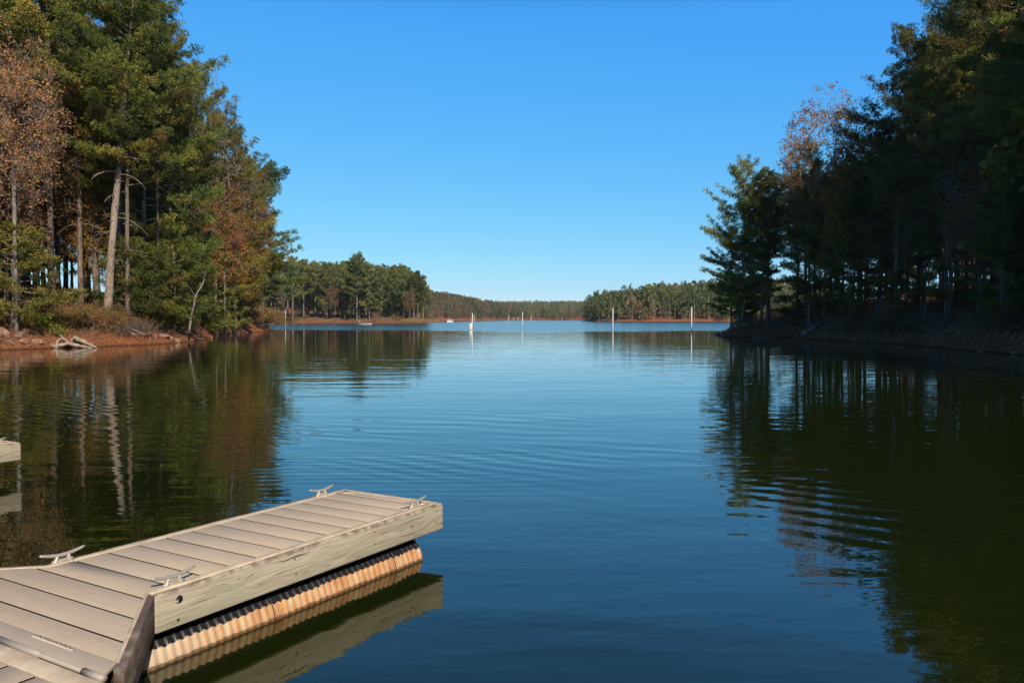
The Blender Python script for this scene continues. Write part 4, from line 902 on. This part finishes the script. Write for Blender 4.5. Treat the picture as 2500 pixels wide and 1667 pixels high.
ZD = 0.46; UW = Vector((0.519, 0.855)); DW = 1.18; DL = 2.90
dock_rz = math.atan2(-0.519, 0.855)
def gline(y, off=0.0): return -off + max(0.0, -y) * 1.105      # right-hand gusset line, local x at local y<0
def dock():
    t = thing('finger_dock', 'tan plank finger dock with four cleats and orange-stained floats in the foreground', 'dock', (-2.12, 4.867, 0), dock_rz)
    W0, W1 = -DW, 0.0
    g = Geo(); gap = 0.0075; seams = [-0.07 + 0.2305 * k for k in range(-2, 13)]
    ys = [-0.695] + seams + [DL - 0.10]
    for a, b in zip(ys[:-1], ys[1:]):
        def lim(y, s):
            return (gline(y, 0.095) if s > 0 else -DW - gline(y, 0.095))
        a2 = a + (gap if a > -0.69 else 0.0); b2 = b - gap
        if a2 < 0 < b2:
            poly = [(lim(a2, -1), a2), (lim(a2, 1), a2), (lim(0, 1), 0), (lim(b2, 1), b2), (lim(b2, -1), b2), (lim(0, -1), 0)]
        else: poly = [(lim(a2, -1), a2), (lim(a2, 1), a2), (lim(b2, 1), b2), (lim(b2, -1), b2)]
        g.prism(poly, ZD - 0.030, ZD - 0.003 + rng.normal(0, 0.0006))
    link('deck', g.mesh('deck', [M['deck']]), t, 0.0025)
    g = Geo()    # rim: right, left, end strips
    g.prism([(-0.093, 0.0), (-0.042, 0.0), (-0.042, DL - 0.045), (-0.093, DL - 0.097)], ZD - 0.05, ZD + 0.001)
    g.prism([(-DW + 0.042, 0.0), (-DW + 0.093, 0.0), (-DW + 0.093, DL - 0.097), (-DW + 0.042, DL - 0.045)], ZD - 0.05, ZD + 0.001)
    g.prism([(-DW + 0.093, DL - 0.095), (-0.093, DL - 0.095), (-0.044, DL - 0.043), (-DW + 0.044, DL - 0.043)], ZD - 0.05, ZD + 0.0015)
    yb = -0.70
    for s in (1, -1):
        q = lambda x: x if s > 0 else -DW - x
        P = [(q(gline(0, 0.093)), -0.001), (q(gline(0, 0.062)), -0.001), (q(gline(yb, 0.062)), yb), (q(gline(yb, 0.093)), yb)]
        g.prism(P if s < 0 else P[::-1], ZD - 0.05, ZD + 0.001)
    link('rim', g.mesh('rim', [M['rim']]), t, 0.004)
    # triangular corner plates at the outer end
    g = Geo(); g.prism([(-0.26, DL - 0.097), (-0.10, DL - 0.097), (-0.095, DL - 0.22)][::-1], ZD - 0.006, ZD + 0.003)
    link('corner_plate', g.mesh('corner_plate', [M['rim']]), t)
    g = Geo(); g.prism([(-DW + 0.26, DL - 0.097), (-DW + 0.10, DL - 0.097), (-DW + 0.095, DL - 0.22)], ZD - 0.006, ZD + 0.003)
    link('corner_plate', g.mesh('corner_plate', [M['rim']]), t)
    # dark underframe below the boards
    g = Geo(); g.prism([(-DW + 0.045, -0.02), (-0.045, -0.02), (-0.045, DL - 0.05), (-DW + 0.045, DL - 0.05)], ZD - 0.12, ZD - 0.085)
    g.prism([(-DW - gline(-0.69, 0.07), -0.69), (gline(-0.69, 0.07), -0.69), (-0.07, -0.021), (-DW + 0.07, -0.021)], ZD - 0.12, ZD - 0.085)
    for y in (0.35, 1.1, 1.85, 2.55): g.box((-DW / 2, y, ZD - 0.195), (DW - 0.1, 0.04, 0.14))
    link('underframe', g.mesh('underframe', [M['joint']]), t)
    # fascia boards
    def board(x0, x1, y0, y1, m, bev=0.006):
        g = Geo(); g.box(((x0 + x1) / 2, (y0 + y1) / 2, ZD - 0.006 - 0.1175), (x1 - x0, y1 - y0, 0.235)); return link('fascia_board', g.mesh('fascia_board', [m]), t, bev)
    b1 = board(-0.040, 0.0, 0.0, DL, M['fascia'], 0.012)
    board(-DW, -DW + 0.040, 0.0, DL, M['fascia'], 0.008)
    board(-DW + 0.042, -0.042, DL - 0.042, DL - 0.002, M['endboard'])
    # gusset boards, 45 degrees to the walkway
    for s in (1, -1):
        q = lambda x: x if s > 0 else -DW - x
        o = [(q(-0.002), -0.003), (q(gline(-0.76)), -0.76), (q(gline(-0.76) - 0.085), -0.76), (q(-0.060), -0.003)]
        g = Geo(); g.prism(o if s < 0 else o, ZD - 0.24, ZD - 0.002)
        me = g.mesh('gusset_board', [M['gusset']]); bm = bmesh.new(); bm.from_mesh(me); bmesh.ops.recalc_face_normals(bm, faces=bm.faces); bm.to_mesh(me); bm.free()
        link('gusset_board', me, t, 0.008)
    # hinge plate, pipe and knuckles
    g = Geo(); g.prism([(-DW - 0.75, -0.825), (0.78, -0.825), (0.70, -0.703), (-DW - 0.68, -0.703)], ZD - 0.02, ZD + 0.002); link('hinge_plate', g.mesh('hinge_plate', [M['greystrip']]), t, 0.004)
    h = Geo(); h.tube([(-DW - 0.78, -0.845, ZD - 0.001), (0.80, -0.845, ZD - 0.001)], 0.013, 14); hp = link('hinge_pipe', h.mesh('hinge_pipe', [M['galv']], True), t)
    for x0, x1 in ((-0.13, 0.30), (0.66, 0.82), (-1.2, -0.75)):
        h = Geo(); h.tube([(x0, -0.845, ZD - 0.001), (x1, -0.845, ZD - 0.001)], 0.018, 16); link('knuckle', h.mesh('knuckle', [M['galv']], True), hp)
    # worn bristly edge beside the hinge
    g = Geo()
    for i in range(42):
        x = 0.03 + i * 0.0085; g.prism([(x, -0.742), (x + 0.006, -0.742), (x + 0.004 + rng.uniform(-.004, .004), -0.742 + rng.uniform(0.012, 0.03)), (x + 0.001, -0.742 + 0.008)], ZD - 0.001, ZD + 0.006)
    link('frayed_edge', g.mesh('frayed_edge', [simple('frayed_pale_plastic', (0.62, 0.52, 0.41), 0.9)]), t)
    # screws and the recessed bolt
    def screw(y, z, r=0.008, x=0.0015, m=M['rustbolt'], nm='screw'):
        h = Geo(); h.tube([(x - 0.004, y, z), (x + 0.001, y, z)], [r, r * 0.9], 12); return link(nm, h.mesh(nm, [m]), b1)
    for y, z in ((0.155, 0.262), (1.115, 0.395), (1.125, 0.285), (1.97, 0.400), (1.97, 0.300), (2.79, 0.402), (2.79, 0.305)): screw(y, z)
    screw(0.155, 0.262, 0.012)
    h = Geo(); h.tube([(-0.003, 0.165, 0.385), (0.0012, 0.165, 0.385)], [0.026, 0.025], 18); link('bolt_hole_shade', h.mesh('bolt_hole_shade', [M['black']]), b1)  # flat dark disc stands in for the shade inside the bolt hole
    h = Geo(); h.prism([(0.0, 0.0)] * 3, 0, 0) if False else None
    h = Geo(); h.tube([(0.0, 0.150, 0.375), (0.006, 0.150, 0.375)], [0.012, 0.010], 6); link('bolt', h.mesh('bolt', [M['galv']]), b1)
    # floats: corrugated pipe, coupled in lengths, domed ends
    def pontoon(xc):
        pitch, r0, amp = 0.062, 0.219, 0.0042; y0, y1 = -0.55, DL - 0.27
        n = int((y1 - y0) / pitch * 10); yy = np.linspace(y0, y1, n); pr = np.sin(2 * np.pi * yy / pitch)
        rad = r0 + amp * (pr + 0.15 * np.sin(4 * np.pi * yy / pitch))
        bands = [0.95, 2.27]
        for b in bands: rad = np.where(abs(yy - b - 0.045) < 0.045, r0 + amp * 1.25, rad)
        yy = np.concatenate([[y0 - 0.01], yy, [y1 + 0.015, y1 + 0.035, y1 + 0.045]]); rad = np.concatenate([[0.12], rad, [r0 - 0.01, r0 - 0.05, 0.10]])
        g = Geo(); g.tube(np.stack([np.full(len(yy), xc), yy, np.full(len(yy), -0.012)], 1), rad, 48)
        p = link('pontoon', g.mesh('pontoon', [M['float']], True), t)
        for b in bands:
            h = Geo(); h.tube([(xc, b - 0.004, -0.012), (xc, b + 0.004, -0.012)], r0 + amp * 1.25 + 0.0012, 48, cap=False); link('coupling_gap', h.mesh('coupling_gap', [M['black']], True), p)
            h = Geo(); h.tube([(xc, b + 0.006, -0.012), (xc, b + 0.010, -0.012)], r0 + amp * 1.25 + 0.003, 48); link('coupling_ridge', h.mesh('coupling_ridge', [M['float']], True), p)
    pontoon(-0.245); pontoon(-DW + 0.245)
    # cleats
    def cleat(x, y, s=1.0):
        g = Geo(); yy = np.linspace(-0.155, 0.155, 17); zz = 0.046 + 0.026 * (abs(yy) / 0.155) ** 1.7; rr_ = 0.0135 - 0.0050 * (abs(yy) / 0.155) ** 1.2
        rr_[0] *= 0.75; rr_[-1] *= 0.75
        g.tube(np.stack([np.zeros(17), yy, zz], 1), rr_, 12)
        for sg in (-1, 1):
            g.tube([(0, sg * 0.050, -0.002), (0, sg * 0.046, 0.008), (0, sg * 0.040, 0.028), (0, sg * 0.038, 0.046)], [0.026, 0.017, 0.0125, 0.014], 14)
        g.tube([(0, -0.075, 0.0025), (0, -0.06, 0.004), (0, 0.06, 0.004), (0, 0.075, 0.0025)], [0.012, 0.020, 0.020, 0.012], 4)
        V = g
        o = link('cleat', g.mesh('cleat', [M['alu']], True), t); o.location = (x, y, ZD + 0.001); return o
    cleat(-0.080, 0.185); cleat(-DW + 0.050, 0.100); cleat(-0.085, 2.60); cleat(-DW + 0.050, 2.545)
    return t
D1 = dock()
D2 = copy_tree(D1); off = Vector((-0.855, 0.519)) * 6.9
D2.location = (D1.location.x + off.x, D1.location.y + off.y, 0)
tag(D2, 'end of a second finger dock just showing at the left edge of the picture')

def walkway():
    t = thing('walkway_dock', 'main dock walkway at the lower left corner behind the hinge', 'dock', (-2.12, 4.867, 0), dock_rz)
    g = Geo(); x = -14.0
    while x < 8.0:
        g.prism([(x + 0.009, -2.75), (x + 0.221, -2.75), (x + 0.221, -0.985), (x + 0.009, -0.985)], ZD - 0.032, ZD - 0.002 + rng.normal(0, 0.0006)); x += 0.2305
    link('deck', g.mesh('deck', [M['deck_across']]), t, 0.0025)
    g = Geo(); g.prism([(-14, -0.980), (8, -0.980), (8, -0.870), (-14, -0.870)], ZD - 0.05, ZD + 0.002)
    g.prism([(-14, -2.86), (8, -2.86), (8, -2.755), (-14, -2.755)], ZD - 0.05, ZD + 0.002); link('rim', g.mesh('rim', [M['rim']]), t, 0.006)
    g = Geo(); g.prism([(-14, -2.84), (8, -2.84), (8, -0.885), (-14, -0.885)], ZD - 0.12, ZD - 0.09); link('underframe', g.mesh('underframe', [M['joint']]), t)
    for y0, y1 in ((-0.885, -0.873), (-2.90, -2.862)):
        g = Geo(); g.box((-3, (y0 + y1) / 2, ZD - 0.17), (22, y1 - y0, 0.235)); link('fascia_board', g.mesh('fascia_board', [M['endboard']]), t)
    for yc in (-1.25, -2.5):
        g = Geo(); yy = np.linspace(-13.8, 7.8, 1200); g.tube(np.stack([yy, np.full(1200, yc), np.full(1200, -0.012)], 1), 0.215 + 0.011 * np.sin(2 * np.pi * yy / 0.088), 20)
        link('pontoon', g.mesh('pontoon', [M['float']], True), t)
km = NT('grey_tan_decking_across'); o_ = km.obj()
g1 = km.noise(km.mapping(o_, (45, 3.0, 45)), 1.0, 5, 0.6); g2 = km.noise(o_, 2.2, 5, 0.6)
c = km.ramp(g1, [(0.3, (0.50, 0.385, 0.275)), (0.7, (0.58, 0.46, 0.34))]); c = km.mix(km.rng(g2, 0.42, 0.68, 0, 0.4), c, (0.46, 0.35, 0.25))
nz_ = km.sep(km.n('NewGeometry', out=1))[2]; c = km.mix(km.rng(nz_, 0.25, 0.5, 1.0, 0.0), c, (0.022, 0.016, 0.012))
km.bump(km.math('ADD', g1, km.noise(o_, 60, 3)), 0.25, 0.003); M['deck_across'] = km.fin(c, 0.75, 0.3)
walkway()

# ------------------------------------------------------------------ white posts, buoy
M['white'] = simple('white_paint', (0.80, 0.79, 0.76), 0.45, 0, 0.05, 3)
M['cream'] = simple('cream_buoy_plastic', (0.80, 0.74, 0.60), 0.5, 0, 0.06, 3)
def post(px, Y, top, label, rad=0.085, tilt=0.0, group='white posts standing in the lake'):
    x = at(px, Y); zt = CAMZ + (HY - top) / F * Y
    t = thing('lake_post', label, 'post', (x, Y, 0), 0, group)
    g = Geo(); g.tube([(0, 0, -3.0), (0, 0, 0.6), (tilt, 0, zt - 0.12)], [rad, rad, rad * 0.92], 12); link('pole', g.mesh('pole', [M['white']], True), t)
    g = Geo(); g.tube([(tilt, 0, zt - 0.12), (tilt, 0, zt - 0.03), (tilt, 0, zt)], [rad * 1.1, rad * 1.05, rad * 0.35], 12); link('cap', g.mesh('cap', [M['white']]), t)
WY = lambda wl: CAMZ * F / (wl - HY)
post(1688.4, 137, 749, 'tallest-looking white post, nearest the right point')
post(1496.3, 164, 751.5, 'white post standing in front of the far right hill')
post(1152.3, 166, 764.5, 'white post rising right behind the cream buoy', tilt=0.10)
post(697.2, 360, 758.8, 'leftmost white post, beside the tip of the left point', 0.14)
post(1275.8, 276, 760.8, 'white post in the middle of the channel, taller than the ones beside it', 0.10)
post(1157.8, 600, 769.8, 'small distant white post just right of the cream buoy', 0.14)
post(1242, 600, 770.4, 'small distant white post left of the mid-channel post', 0.14)
post(1296.5, 600, 770.8, 'small distant white post right of the mid-channel post', 0.14)
post(1264.4, 860, 773.6, 'tiny far white post just left of the mid-channel post', 0.14)
post(1254.5, 940, 774.6, 'tiny far white post between the small distant post and the next tiny one', 0.14)
post(1371, 900, 775.0, 'tiny far white post alone in the right half of the channel', 0.14)
def buoy():
    Y = 163.0; x = at(1148.8, Y)
    t = thing('mooring_buoy', 'cream barrel-shaped buoy floating in front of a white post', 'buoy', (x, Y, 0))
    g = Geo(); zz = [-0.35, -0.25, 0.0, 0.35, 0.75, 0.98, 1.05, 1.07]; rd = [0.18, 0.30, 0.33, 0.335, 0.33, 0.31, 0.24, 0.05]
    g.tube([(0.02 * z, 0, z) for z in zz], rd, 24); link('float', g.mesh('float', [M['cream']], True), t)
    g = Geo(); g.tube([(0.02, 0, 1.05), (0.02, 0, 1.16)], [0.05, 0.05], 10); link('lifting_eye', g.mesh('lifting_eye', [M['galv']], True), t)
buoy()

# ------------------------------------------------------------------ boats and the angler
M['hullwhite'] = simple('white_gelcoat', (0.78, 0.74, 0.68), 0.25, 0, 0.03, 2)
M['maroon'] = simple('maroon_gelcoat', (0.14, 0.02, 0.025), 0.25, 0, 0.05, 2)
M['motorblack'] = simple('black_cowling', (0.015, 0.016, 0.018), 0.25)
M['carpet'] = simple('grey_boat_carpet', (0.16, 0.14, 0.14), 0.9)
def fishing_boat():
    Y = 272.0; x = at(889.5, Y)
    t = thing('fishing_boat', 'low white and maroon fishing boat with an angler on the bow', 'boat', (x, Y, 0), R(176))
    n = 22; u = np.linspace(0, 1, n)             # 0 stern, 1 bow (local +x)
    X = -2.45 + 5.0 * u; half = 1.02 * (1 - np.clip((u - 0.45) / 0.55, 0, 1) ** 2.3); half[-1] = 0.03
    top = 0.56 + 0.14 * u ** 2; keel = -0.28 + 0.62 * np.clip((u - 0.62) / 0.38, 0, 1) ** 2.0
    chz = np.minimum(top - 0.10, keel + 0.16 + 0.05 * u); mid = top - 0.22
    rows = [(-1.0, top, 1), (-0.985, mid, 1), (-0.80, chz, 1), (0, keel, 0), (0.80, chz, 1), (0.985, mid, 1), (1.0, top, 1)]
    V = np.array([[(X[i], half[i] * a, zc[i]) for a, zc, _ in rows] for i in range(n)]).reshape(-1, 3); k = len(rows)
    q = [(i * k + j, (i + 1) * k + j, (i + 1) * k + j + 1, i * k + j + 1) for i in range(n - 1) for j in range(k - 1)]
    me = mesh_from('hull', V, [(0, 1, 2), (0, 2, 3), (0, 3, 4), (0, 4, 5), (0, 5, 6)], q, [M['hullwhite']], smooth=False); link('hull', me, t)
    g = Geo()
    for s in (-1, 1):
        P = np.stack([X, s * (half + 0.015), top + 0.01], 1); g.tube(P, 0.08, 6)
    link('gunwale', g.mesh('gunwale', [M['maroon']], True), t)
    for s in (-1, 1):
        g = Geo(); i0, i1 = 2, n - 3
        V = []; F4 = []
        for i in range(i0, i1): V += [(X[i], s * (half[i] * 0.99 + 0.012), mid[i] - 0.02), (X[i], s * (half[i] * (0.93) + 0.03), mid[i] - 0.13 * (0.4 + u[i]))]
        F4 = [(2 * i, 2 * i + 2, 2 * i + 3, 2 * i + 1) for i in range(i1 - i0 - 1)]
        o = link('hull_stripe', mesh_from('hull_stripe', V, None, F4, [M['maroon']]), t); so = o.modifiers.new('thick', 'SOLIDIFY'); so.thickness = 0.006
    V = [(X[i], s * half[i] * 0.97, 0.40 + 0.10 * (u[i] > 0.62)) for i in range(n) for s in (-1, 1)]
    link('casting_deck', mesh_from('casting_deck', V, None, [(2 * i, 2 * i + 2, 2 * i + 3, 2 * i + 1) for i in range(n - 1)], [M['carpet']]), t)
    g = Geo(); g.box((0.1, 0, 0.62), (0.55, 1.1, 0.34)); link('console', g.mesh('console', [M['maroon']]), t, 0.06)
    for y in (-0.4, 0.4):
        g = Geo(); g.box((-0.75, y, 0.52), (0.5, 0.5, 0.14)); g.box((-0.98, y, 0.72), (0.12, 0.5, 0.36)); link('seat', g.mesh('seat', [M['maroon']]), t, 0.04)
    g = Geo(); g.tube([(1.85, 0.05, 0.45), (1.85, 0.05, 0.74)], 0.04, 8); g.box((1.85, 0.05, 0.78), (0.38, 0.36, 0.08)); link('pedestal_seat', g.mesh('pedestal_seat', [M['carpet']]), t, 0.02)
    m = Geo(); m.box((-2.72, 0, 0.86), (0.52, 0.36, 0.34)); mo = link('outboard_motor', m.mesh('outboard_motor', [M['motorblack']]), t, 0.10)
    m = Geo(); m.box((-2.66, 0, 0.36), (0.22, 0.16, 0.72)); m.box((-2.70, 0, -0.10), (0.42, 0.06, 0.3)); link('motor_leg', m.mesh('motor_leg', [M['motorblack']]), mo, 0.03)
    m = Geo(); m.box((-2.78, 0, 0.62), (0.4, 0.33, 0.10)); link('motor_band', m.mesh('motor_band', [M['hullwhite']]), mo, 0.02)
    m = Geo(); m.tube([(2.42, 0.25, 0.8), (2.35, 0.22, 0.72), (1.6, 0.2, 0.78)], [0.07, 0.05, 0.05], 8); link('trolling_motor', m.mesh('trolling_motor', [M['motorblack']], True), t)
    return t
fishing_boat()

def skin_body(name, joints, edges, mats, parent=None, root=0):
    me = bpy.data.meshes.new(name); bm = bmesh.new(); lay = bm.verts.layers.skin.verify()
    vs = []
    for i, (co, r) in enumerate(joints):
        v = bm.verts.new(co); v[lay].radius = (r, r); v[lay].use_root = (i == root); vs.append(v)
    for a, b in edges: bm.edges.new((vs[a], vs[b]))
    bm.to_mesh(me); bm.free()
    for m in mats: me.materials.append(m)
    o = link(name, me, parent); o.modifiers.new('skin', 'SKIN').use_smooth_shade = True
    s = o.modifiers.new('sub', 'SUBSURF'); s.levels = 2; s.render_levels = 2; return o
M['skin'] = simple('skin', (0.42, 0.24, 0.17), 0.6); M['shirt'] = simple('pale_grey_jacket', (0.52, 0.50, 0.55), 0.85)
M['trousers'] = simple('dark_trousers', (0.04, 0.04, 0.06), 0.9); M['hat'] = simple('dark_hat_cloth', (0.03, 0.02, 0.022), 0.9)
def person():
    Y = 272.0; x = at(878, Y)
    t = thing('person', 'angler in a dark wide-brimmed hat and pale jacket seated on the fishing boat bow', 'person', (x, Y + 0.05, 0.46), R(205))
    # seated, facing local +x, seat 0.36 above the deck
    J = [((0, 0, 0.42), .13), ((0, 0, 0.62), .125), ((0.02, 0, 0.84), .14), ((0.03, 0, 0.96), .06), ((0.05, 0, 1.08), .09), ((0.055, 0, 1.17), .085),
         ((0.02, .17, 0.88), .055), ((0.05, .22, 0.64), .042), ((0.26, .14, 0.62), .032), ((0.34, .11, 0.63), .03),
         ((0.02, -.17, 0.88), .055), ((0.05, -.22, 0.64), .042), ((0.26, -.14, 0.62), .032), ((0.34, -.11, 0.63), .03),
         ((0.04, .09, 0.40), .085), ((0.42, .12, 0.42), .065), ((0.42, .12, 0.08), .045), ((0.54, .13, 0.035), .032),
         ((0.04, -.09, 0.40), .085), ((0.42, -.12, 0.42), .065), ((0.42, -.12, 0.08), .045), ((0.54, -.13, 0.035), .032)]
    E = [(0, 1), (1, 2), (2, 3), (3, 4), (4, 5), (2, 6), (6, 7), (7, 8), (8, 9), (2, 10), (10, 11), (11, 12), (12, 13), (0, 14), (14, 15), (15, 16), (16, 17), (0, 18), (18, 19), (19, 20), (20, 21)]
    skin_body('body', J, E, [M['skin']], t)
    g = Geo(); g.tube([(0, 0, 0.40), (0, 0, 0.52), (0.01, 0, 0.7), (0.02, 0, 0.86), (0.025, 0, 0.93)], [.17, .165, .18, .19, .09], 14)
    for s in (-1, 1): g.tube([(0.02, s * .16, 0.89), (0.05, s * .225, 0.64), (0.25, s * .145, 0.625)], [.075, .06, .045], 10)
    link('jacket', g.mesh('jacket', [M['shirt']], True), t)
    g = Geo()
    for s in (-1, 1): g.tube([(-0.02, s * .09, 0.40), (0.42, s * .12, 0.425), (0.425, s * .12, 0.36), (0.42, s * .12, 0.07)], [.10, .082, .078, .06], 10)
    link('trousers', g.mesh('trousers', [M['trousers']], True), t)
    g = Geo(); g.tube([(0.05, 0, 1.175), (0.05, 0, 1.195), (0.05, 0, 1.20), (0.05, 0, 1.27), (0.05, 0, 1.30)], [.19, .19, .105, .095, .05], 18); link('hat', g.mesh('hat', [M['hat']], True), t)
    f = Geo(); f.tube([(0.30, -0.11, 0.60), (0.42, -0.11, 0.70), (1.9, 0.0, 1.5)], [0.016, 0.012, 0.004], 6); o = f.mesh('fishing_rod', [M['motorblack']])
    r_ = link('fishing_rod', o); r_.location = t.location; r_.rotation_euler = t.rotation_euler; tag(r_, 'thin dark fishing rod held by the angler on the bow', 'fishing rod')
person()

def pontoon_boat():
    Y = 480.0; x = at(1097, Y)
    t = thing('pontoon_boat', 'small distant white pontoon boat with a canopy off the end of the wooded point', 'boat', (x, Y, 0), R(35))
    for s in (-1, 1):
        g = Geo(); g.tube([(-2.2, s * 0.85, 0.10), (-2.1, s * 0.85, 0.10), (1.8, s * 0.85, 0.10), (2.15, s * 0.85, 0.18), (2.3, s * 0.85, 0.28)], [0.2, 0.3, 0.3, 0.2, 0.05], 14); link('pontoon', g.mesh('pontoon', [M['hullwhite']], True), t)
    g = Geo(); g.box((0, 0, 0.46), (4.2, 2.2, 0.08)); link('deck', g.mesh('deck', [M['carpet']]), t)
    g = Geo()
    for (cx, cy, dx, dy) in ((0, 1.08, 4.0, 0.04), (0, -1.08, 4.0, 0.04), (1.98, 0, 0.04, 2.1), (-1.98, 0, 0.04, 2.1)): g.box((cx, cy, 0.76), (dx, dy, 0.5))
    link('railing', g.mesh('railing', [M['hullwhite']]), t)
    g = Geo()
    for sx in (-1, 1):
        for sy in (-1, 1): g.tube([(sx * 1.1, sy * 1.0, 0.5), (sx * 1.3, sy * 1.0, 1.85)], 0.03, 6)
    link('canopy_frame', g.mesh('canopy_frame', [M['galv']]), t)
    g = Geo(); g.box((0, 0, 1.9), (2.9, 2.2, 0.10)); link('canopy', g.mesh('canopy', [M['hullwhite']]), t, 0.04)
    for y in (-0.7, 0.7):
        g = Geo(); g.box((-0.9, y, 0.72), (1.2, 0.55, 0.4)); link('seat', g.mesh('seat', [M['maroon']]), t, 0.05)
    g = Geo(); g.box((-2.35, 0, 0.75), (0.4, 0.35, 0.5)); g.box((-2.3, 0, 0.2), (0.18, 0.12, 0.8)); link('outboard_motor', g.mesh('outboard_motor', [M['motorblack']]), t, 0.04)
pontoon_boat()

# ------------------------------------------------------------------ the air
def haze():
    g = Geo(); g.box((0, 0, 42), (5200, 5200, 104)); me = g.mesh('haze', []); m = bpy.data.materials.new('haze'); m.use_nodes = True
    nt = m.node_tree; nt.nodes.remove(nt.nodes['Principled BSDF']); v = nt.nodes.new('ShaderNodeVolumePrincipled')
    v.inputs['Color'].default_value = (0.90, 0.94, 1.0, 1); v.inputs['Density'].default_value = 0.00007; v.inputs['Anisotropy'].default_value = 0.2
    nt.links.new(v.outputs[0], nt.nodes['Material Output'].inputs['Volume']); me.materials.append(m)
    tag(link('haze', me), kind='stuff', label='thin pale haze in the air over the lake')
haze()
